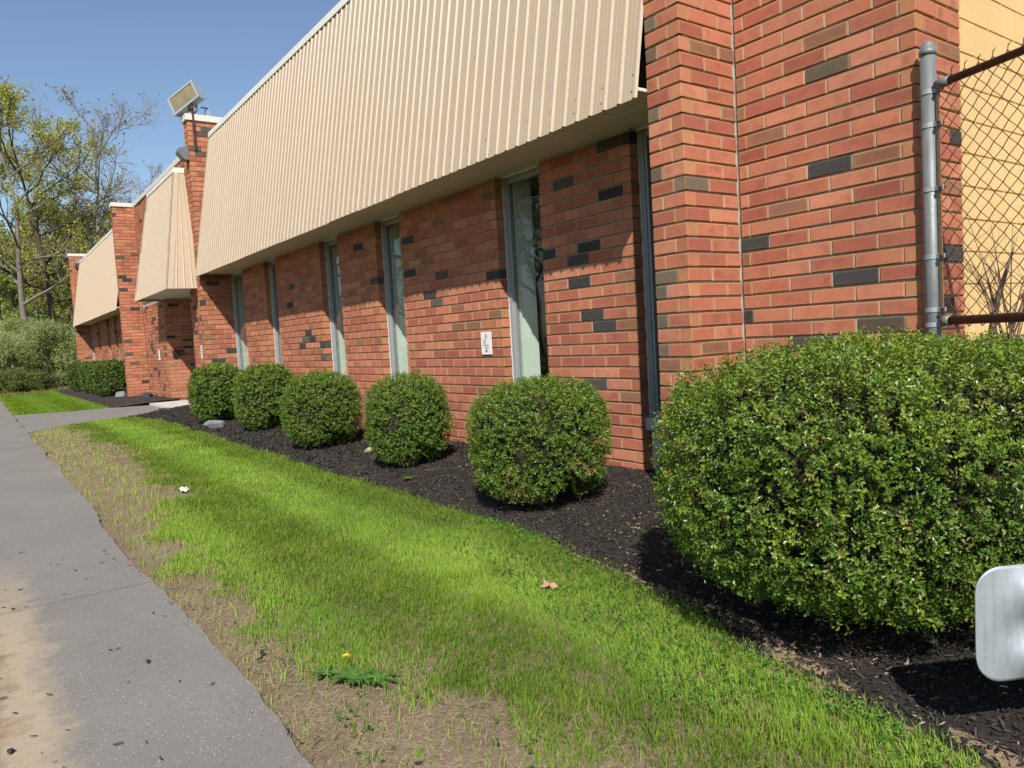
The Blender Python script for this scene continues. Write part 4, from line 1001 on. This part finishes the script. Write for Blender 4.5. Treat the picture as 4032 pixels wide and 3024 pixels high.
for zb in (2.52, 2.335, 1.98, 1.60, 1.30, 1.215):
    b = MB(); b.tube([fp(0, 0, zb-.013), fp(0, 0, zb+.013)], .0445, 20)
    b.obox(fp(.062, -.012, zb), np.array([*FD*.034, 0]), np.array([*FN*.004, 0]), np.array([0, 0, .012])); b.build("brace_band", M_rail, fence)
    MB().tube([fp(.082, -.03, zb), fp(.082, .012, zb)], .009, 8).build("bolt", M_rust, fence)
PW, PHh = .083, .086                                  # diamond width and height
me_w = {}
def zig(par):
    pts = []; z = 1.20; i = 0
    while z < 2.60:
        sx = PW/2 if (i+par) % 2 else 0.
        pts.append(np.array([FD[0]*sx, FD[1]*sx, z])); pts[-1] = pts[-1]+np.array([FN[0], FN[1], 0])*(.0035 if i % 2 else -.0035)
        z += PHh/2; i += 1
    return pts
nW = 38
for i in range(nW):
    key = i % 2
    if key not in me_w:
        b = MB(); pts = zig(0 if key == 0 else 1); pts = [p+np.array([0, 0, 0.]) for p in pts]; b.tube(pts, .0029, 5)
        e = pts[-1]; b.tube([e, e+np.array([FD[0]*.004, FD[1]*.004, .030])], .0021, 5); b.tube([e+np.array([0, 0, .018]), e+np.array([FD[0]*.018, FD[1]*.018, .038])], .0019, 5)
        o = b.build("wire", M_rust, fence); me_w[key] = o.data
    else: o = bpy.data.objects.new("wire", me_w[key]); link(o, fence)
    s0 = .068+i*PW/2
    # each wire is a zigzag one half-diamond wide; neighbours hook into it
    o.location = (FD[0]*s0, FD[1]*s0, 0)
# raised yard behind the fence
M_yard = simple("gravel_yard", (0.30, 0.25, 0.19), .95, .1, 0, .25, 6, 60, .6, .01)
yd = MB().prism([(1.26, .62, -.05), (4.6, -.52, -.05), (9, -.52, -.05), (9, 8.8, -.05), (1.26, 8.8, -.05)], (0, 0, 1.15)); tag(yd.build("yard", M_yard), "raised gravel yard behind the chain-link fence", kind="structure")
# dry weeds behind the fence
wd = empty("dry_weed", (1.62, .78, 1.1)); tag(wd, "dry leafless weed stalks behind the chain-link fence", "weed")
b = MB()
for k in range(20):
    q = random.uniform(-1.2, 1.2); h_ = random.uniform(.35, .85); t = np.array([math.sin(q)*h_*.55, random.uniform(-.1, .25), h_]); p0 = np.array([random.uniform(-.05, .05), random.uniform(-.04, .04), -.03])
    b.tube([p0, p0+t*.5+np.array([0, 0, .05]), p0+t], [.0045, .003, .0014], 4, False)
    for j in range(3):
        u_ = p0+t*random.uniform(.4, .9); b.tube([u_, u_+np.array([random.uniform(-.12, .12), random.uniform(-.05, .05), random.uniform(.06, .16)])], [.002, .001], 3, False)
b.build("stalks", M_twig, wd)["kind"] = "stuff"
MB().tube([np.array([-.12, .02, -.05]), np.array([-.07, .03, .25]), np.array([.0, .05, .5])], [.02, .016, .006], 6).build("main_stem", M_twig, wd)
# hose tap on the block wall
tp = empty("hose_tap", (1.243, 2.0, 1.36)); tag(tp, "dark hose tap with round handle on the yellow block wall", "tap")
MB().tube([(-.01, 0, 0), (.10, 0, 0), (.12, 0, -.01), (.13, 0, -.06)], [.016, .018, .018, .014], 10).build("spout", M_bronze, tp, smooth=True)
MB().tube([(.07, 0, 0), (.07, 0, .055)], .007, 8).build("stem", M_bronze, tp)
MB().tube([(.07, 0, .055), (.07, 0, .07)], .034, 12).build("handle", simple("green_handle", (0.02, 0.07, 0.06), .5, .4), tp)

# ------------------------------------------------------------------ galvanised guard rail end, right foreground
GR0 = np.array([2.455, -1.725]); GT = np.array([.586, .81]); GM = np.array([.81, -.586])
gr = empty("guard_rail", (GR0[0], GR0[1], 0)); tag(gr, "galvanised guard rail with a rounded flat end plate", "guard rail")
ns, nz = 60, 34; S = np.concatenate([np.linspace(0, .12, 26), np.linspace(.13, 2.4, ns-26)]); Hh = .166; zc_ = .398; rr = .075
V = []
for s in S:
    he = Hh-rr+math.sqrt(max(0., rr*rr-(rr-min(s, rr))**2))
    for z in np.linspace(-1, 1, nz):
        zz = z*he; w = sstep(.03, .30, s)*.042*math.cos(2*math.pi*zz/.19)-.010*sstep(.02, .10, s)*math.exp(-((zz-.035)/.05)**2)
        q = GT*s-GM*(w+.10*sstep(.2, 1.2, s)*0); V.append((q[0], q[1], zc_+zz))
V = np.array(V); i = np.arange((ns-1)*(nz-1)); a = (i//(nz-1))*nz+i % (nz-1)
o = mesh_np("rail_beam", V, np.stack([a, a+nz, a+nz+1, a+1], -1), M_rail, gr, smooth=True); md = o.modifiers.new("thickness", 'SOLIDIFY'); md.thickness = .004; md.offset = 0
for s in (.62, 2.2):
    q = GT*s-GM*.11; MB().obox(np.array([q[0], q[1], .26]), np.array([*GT*.05, 0]), np.array([*GM*.05, 0]), np.array([0, 0, .33])).build("post", M_rail, gr)

# ------------------------------------------------------------------ lamps and fittings on the facade
P0 = np.array([-13.0, -.006, 6.528]); v0 = (P0-CAM)/np.linalg.norm(P0-CAM); e1 = CR-(CR@v0)*v0; e1 /= np.linalg.norm(e1); u1 = np.cross(e1, v0)
Lx = unit(.508*e1+.37*u1-.257*v0); Sx = .094*e1-.32*u1-.275*v0; Sx = unit(Sx-(Sx@Lx)*Lx); Dx = np.cross(Lx, Sx)
if Dx@v0 < 0: Dx = -Dx
fl = empty("flood_light", tuple(P0)); tag(fl, "large tilted grey floodlight on top of the brick pier left of the long fascia", "floodlight")
hl, hs, dp = .335, .205, .24
prof = [(-hs, 0), (hs, 0), (hs, .09), (hs*.62, dp), (-hs*.62, dp), (-hs, .09)]
MB().prism([Sx*a_+Dx*b_-Lx*hl for a_, b_ in prof], Lx*2*hl).build("housing", M_lampbody, fl)
MB().obox(-Dx*.004, Lx*(hl-.03), Sx*(hs-.03), Dx*.003).build("lens", M_lens, fl)
for (c_, ax_, ay_) in ((Sx*(hs-.012), Lx*(hl+.012), Sx*.018), (-Sx*(hs-.012), Lx*(hl+.012), Sx*.018), (Lx*(hl-.012), Lx*.018, Sx*(hs-.031)), (-Lx*(hl-.012), Lx*.018, Sx*(hs-.031))):
    MB().obox(c_-Dx*.008, ax_, ay_, Dx*.011).build("lens_frame", M_lampbody, fl)
b = MB()
bot = Sx*hs+Dx*.12
for s_ in (-.5, .42): b.tube([bot+Lx*hl*s_, bot+Lx*hl*s_+np.array([0, 0, -.12]), np.array([0, .1, -.39])], [.022, .022, .018], 6)
b.build("yoke", M_bronze, fl)
MB().obox(np.array([.125, .125, -.60]), np.array([.012, 0, 0]), np.array([0, .022, 0]), np.array([0, 0, .46])).build("mounting_strut", M_rust, fl)
MB().obox(np.array([.06, .115, -.20]), np.array([.10, 0, 0]), np.array([0, .03, 0]), np.array([0, 0, .05])).build("mounting_arm", M_rust, fl)
se = empty("light_sensor", (-12.92, .43, 6.19)); tag(se, "small silver sensor box with a dark arm on the pier coping", "sensor")
MB().box(-.035, .035, -.05, .05, 0, .13).build("box", M_rail, se); MB().box(-.012, .012, -.13, .0, .155, .175).build("arm", M_black, se); MB().box(-.01, .01, -.012, .012, .13, .16).build("stem", M_black, se)
def wall_pack(loc, ax, label, s=1.0):
    r_ = empty("wall_lamp", loc); tag(r_, label, "lamp"); ax = np.array([*ax, 0.]); sd = np.array([-ax[1], ax[0], 0.])
    zt = np.array([0, 0, 1.])
    MB().prism([ax*0-sd*.11*s+zt*.13*s, ax*.17*s-sd*.11*s+zt*.10*s, ax*.20*s-sd*.11*s+zt*.02*s, ax*.09*s-sd*.11*s-zt*.12*s, ax*0-sd*.11*s-zt*.12*s], sd*.22*s).build("housing", M_bronze, r_)
    MB().prism([ax*.202*s-sd*.08*s+zt*.01*s, ax*.203*s+sd*.08*s+zt*.01*s, ax*.105*s+sd*.08*s-zt*.105*s, ax*.104*s-sd*.08*s-zt*.105*s], ax*.006).build("lens", M_lampbody, r_)
wall_pack((-13.05, -.003, 5.40), (0, -1), "dark wall lamp on the front of the pier below the floodlight", 1.05)
wall_pack((-35.84, .34, 5.70), (1, 0), "small wall lamp under the coping of the farthest pier", 1.3)
# small white sign beside the window
sg = empty("wall_sign", (-3.252, .523, 1.232)); tag(sg, "small white sign with red diamond and black arrow on the brick panel", "sign")
MB().box(-.098, .098, -.006, 0, -.121, .121).build("plate", M_white, sg, bevel=.0015)
def dec(name, poly, m): MB().prism([(x, -.0066, z) for x, z in poly], (0, -.0008, 0)).build(name, m, sg)
dec("diamond_logo", [(0, .10), (.030, .078), (0, .055), (-.030, .078)], M_red); MB().prism([(x, -.0076, z) for x, z in [(-.03, .074), (.03, .074), (.03, .082), (-.03, .082)]], (0, -.0006, 0)).build("logo_band", M_white, sg)
dec("arrow", [(-.010, -.065), (.010, -.065), (.010, -.082), (.020, -.082), (0, -.100), (-.020, -.082), (-.010, -.082)], M_black)
for (x0, x1, z) in [(-.045, .030, .046), (-.06, .0, .028), (-.06, .01, .018), (-.055, -.01, .002), (-.055, .0, -.006), (-.055, .03, -.020), (-.055, .05, -.028)]: dec("text_line", [(x0, z), (x1, z), (x1, z+.0035), (x0, z+.0035)], M_bronze)
for (x0, x1, z) in [(-.035, .045, -.044), (-.03, .045, -.054)]: dec("text_line", [(x0, z), (x1, z), (x1, z+.0035), (x0, z+.0035)], M_red)
for x, lb in ((-20.97, "narrow white vertical plate on the brick left of the entrance recess"), (-15.81, "narrow white vertical plate beside the pier right of the entrance recess")):
    p_ = empty("wall_plate", (x, YE-.006, 1.35)); tag(p_, lb, "plate"); MB().box(-.09, .09, -.006, .004, -.16, .16).build("plate", M_white, p_)
    for k in range(5): MB().box(-.03, .03, -.0075, -.0062, .10-k*.05, .125-k*.05).build("letter", M_bronze, p_)
al = empty("fire_alarm", (-19.69, .80, 1.38)); tag(al, "red and black alarm horn in the entrance recess", "alarm")
MB().box(0, .07, -.075, .075, -.10, .06).build("housing", M_black, al, bevel=.01); MB().box(0, .09, -.06, .06, .062, .11).build("red_lens", M_red, al, bevel=.008)
kb = empty("key_box", (-19.69, .96, 1.38)); tag(kb, "small black box beside the alarm horn in the recess", "box"); MB().box(0, .06, -.055, .055, -.08, .08).build("housing", M_black, kb, bevel=.008); MB().box(.06, .066, -.03, .03, -.04, .03).build("cover", M_bronze, kb)

# ------------------------------------------------------------------ stones and litter
def stone(name, label, loc, a, mat, seed, rz=0.):
    rs = random.Random(seed); bm = bmesh.new(); bmesh.ops.create_icosphere(bm, subdivisions=3, radius=1)
    cuts = [Vector((rs.gauss(0, 1), rs.gauss(0, 1), rs.gauss(0, .8))).normalized() for _ in range(11)]; ds = [rs.uniform(.55, .85) for _ in cuts]
    for v in bm.verts:
        k = min([1.0]+[d/max(1e-3, v.co.dot(c)) for c, d in zip(cuts, ds) if v.co.dot(c) > 1e-3]); co = v.co*k
        v.co = Vector((co.x*a[0], co.y*a[1], co.z*a[2]))
    me = bpy.data.meshes.new(name); bm.to_mesh(me); bm.free(); me.materials.append(mat); o = bpy.data.objects.new(name, me); o.location = loc; o.rotation_euler = (0, 0, rz); link(o); tag(o, label, "stone")
stone("slate_stone", "flat grey slate stone in the mulch before the second bush from the path", (-9.85, -.68, .06), (.26, .17, .12), M_slate, 3, .4)
stone("slate_stone", "grey slate stone in the mulch between two middle bushes", (-4.62, -.18, .11), (.12, .10, .10), M_slate, 5)
stone("tan_stone", "tan layered stone in front of the small grey stone between bushes", (-4.50, -.30, .07), (.12, .08, .07), M_tanstone, 6, .5)
stone("slate_stone", "grey slate stone at the foot of the second brick pier", (-24.0, -.05, .10), (.42, .24, .17), M_slate, 8, .2)
stone("dark_stone", "black stone at the foot of the brick wall by the entrance", (-21.7, .30, .09), (.36, .2, .15), M_darkstone, 9)
stone("edging_stone", "dark flat edging stone at the end of the concrete slab", (-15.2, -.42, .05), (.42, .12, .06), M_darkstone, 12, .25)
pp = grid_mesh("paper_scrap", -.07, .07, -.035, .035, 9, 6, lambda x, y: .03+.02*np.sin(x*60+y*30)*np.cos(y*70), M_white); pp.location = (-4.12, -2.43, 0); tag(pp, "crumpled white paper scrap on the grass edge", "paper")
md = pp.modifiers.new("thickness", 'SOLIDIFY'); md.thickness = .001
lf = MB(); ang = np.linspace(0, 2*np.pi, 15)[:-1]; rad_ = [.045, .026, .042, .022, .04, .024, .045, .028, .05, .026, .04, .02, .038, .026]
lf.add([(0, 0, .012)]+[(r_*math.cos(q), r_*math.sin(q), .006+.012*math.sin(q*3)) for q, r_ in zip(ang, rad_)], [(0, i+1, (i+1) % 14+1) for i in range(14)])
o = lf.build("dead_leaf", simple("brown_leaf", (0.36, 0.22, 0.15), .8, .1)); o.location = (.48, -1.70, .03); o.rotation_euler = (.2, .15, .6); tag(o, "curled brown dead leaf lying on the bright grass", "leaf")
md = o.modifiers.new("thickness", 'SOLIDIFY'); md.thickness = .001
dn = empty("dandelion", (.605, -2.84, 0)); tag(dn, "yellow dandelion flower in the sparse grass by the path", "flower")
b = MB()
M_yel = simple("dandelion_yellow", (0.75, 0.50, 0.01), .7, .2)
for k in range(26):
    q = k*2.4; rr_ = .019*math.sqrt((k+1)/26); e = np.array([rr_*math.cos(q), rr_*math.sin(q), .055+.006*(1-k/26)]); w_ = np.array([-math.sin(q), math.cos(q), 0])*.0025; c_ = np.array([0, 0, .050])
    b.add([c_-w_*.5, e-w_, e+w_, c_+w_*.5], [(0, 1, 2, 3)])
b.build("petals", M_yel, dn)["kind"] = "stuff"
MB().tube([(0, 0, -.01), (.002, .002, .05)], .0022, 6).build("stem", simple("green_stem", (0.15, 0.22, 0.04), .6, .2), dn)
M_weed = simple("weed_leaf", (0.055, 0.115, 0.02), .55, .3, 0, .25, 25)
def rosette(loc, n, L, label):
    r_ = empty("broadleaf_weed", loc); tag(r_, label, "weed")
    for k in range(n):
        q = 2*math.pi*k/n+random.uniform(-.3, .3); l_ = L*random.uniform(.6, 1.1); d = np.array([math.cos(q), math.sin(q), 0]); w_ = np.array([-d[1], d[0], 0])*l_*.16; V = []
        for j in range(6):
            t = j/5; c_ = d*l_*t+np.array([0, 0, .01+.07*l_/.1*.35*math.sin(t*2.6)]); ww = w_*math.sin(math.pi*min(1, .12+t*.88))*(1.25 if j % 2 else .7); V += [c_-ww+np.array([0, 0, .004]), c_, c_+ww+np.array([0, 0, .004])]
        MB().add(V, [(3*j+i, 3*j+i+1, 3*j+i+4, 3*j+i+3) for j in range(5) for i in range(2)]).build("leaf", M_weed, r_)
rosette((.72, -2.86, -.01), 13, .10, "dandelion leaf rosette just below the yellow flower"); rosette((.80, -2.80, -.01), 10, .09, "second broadleaf weed touching the dandelion rosette"); rosette((.60, -2.93, -.01), 9, .07, "small broadleaf weed between the dandelion and the path")
rosette((-2.72, -.80, .02), 7, .10, "small light green weed in the mulch in front of the bush by the sign")
for (x, y, s_, lb) in [(-.05, -3.45, .012, "black mulch lump on the path, right of the long joint"), (.2, -3.05, .012, "black mulch lump at the straw edge of the path"), (.42, -3.95, .014, "black bark piece on the sandy left part of the path")]:
    stone("bark_lump", lb, (x, y, .008), (s_*1.6, s_, s_*.8), M_darkstone, int(x*100)+77)
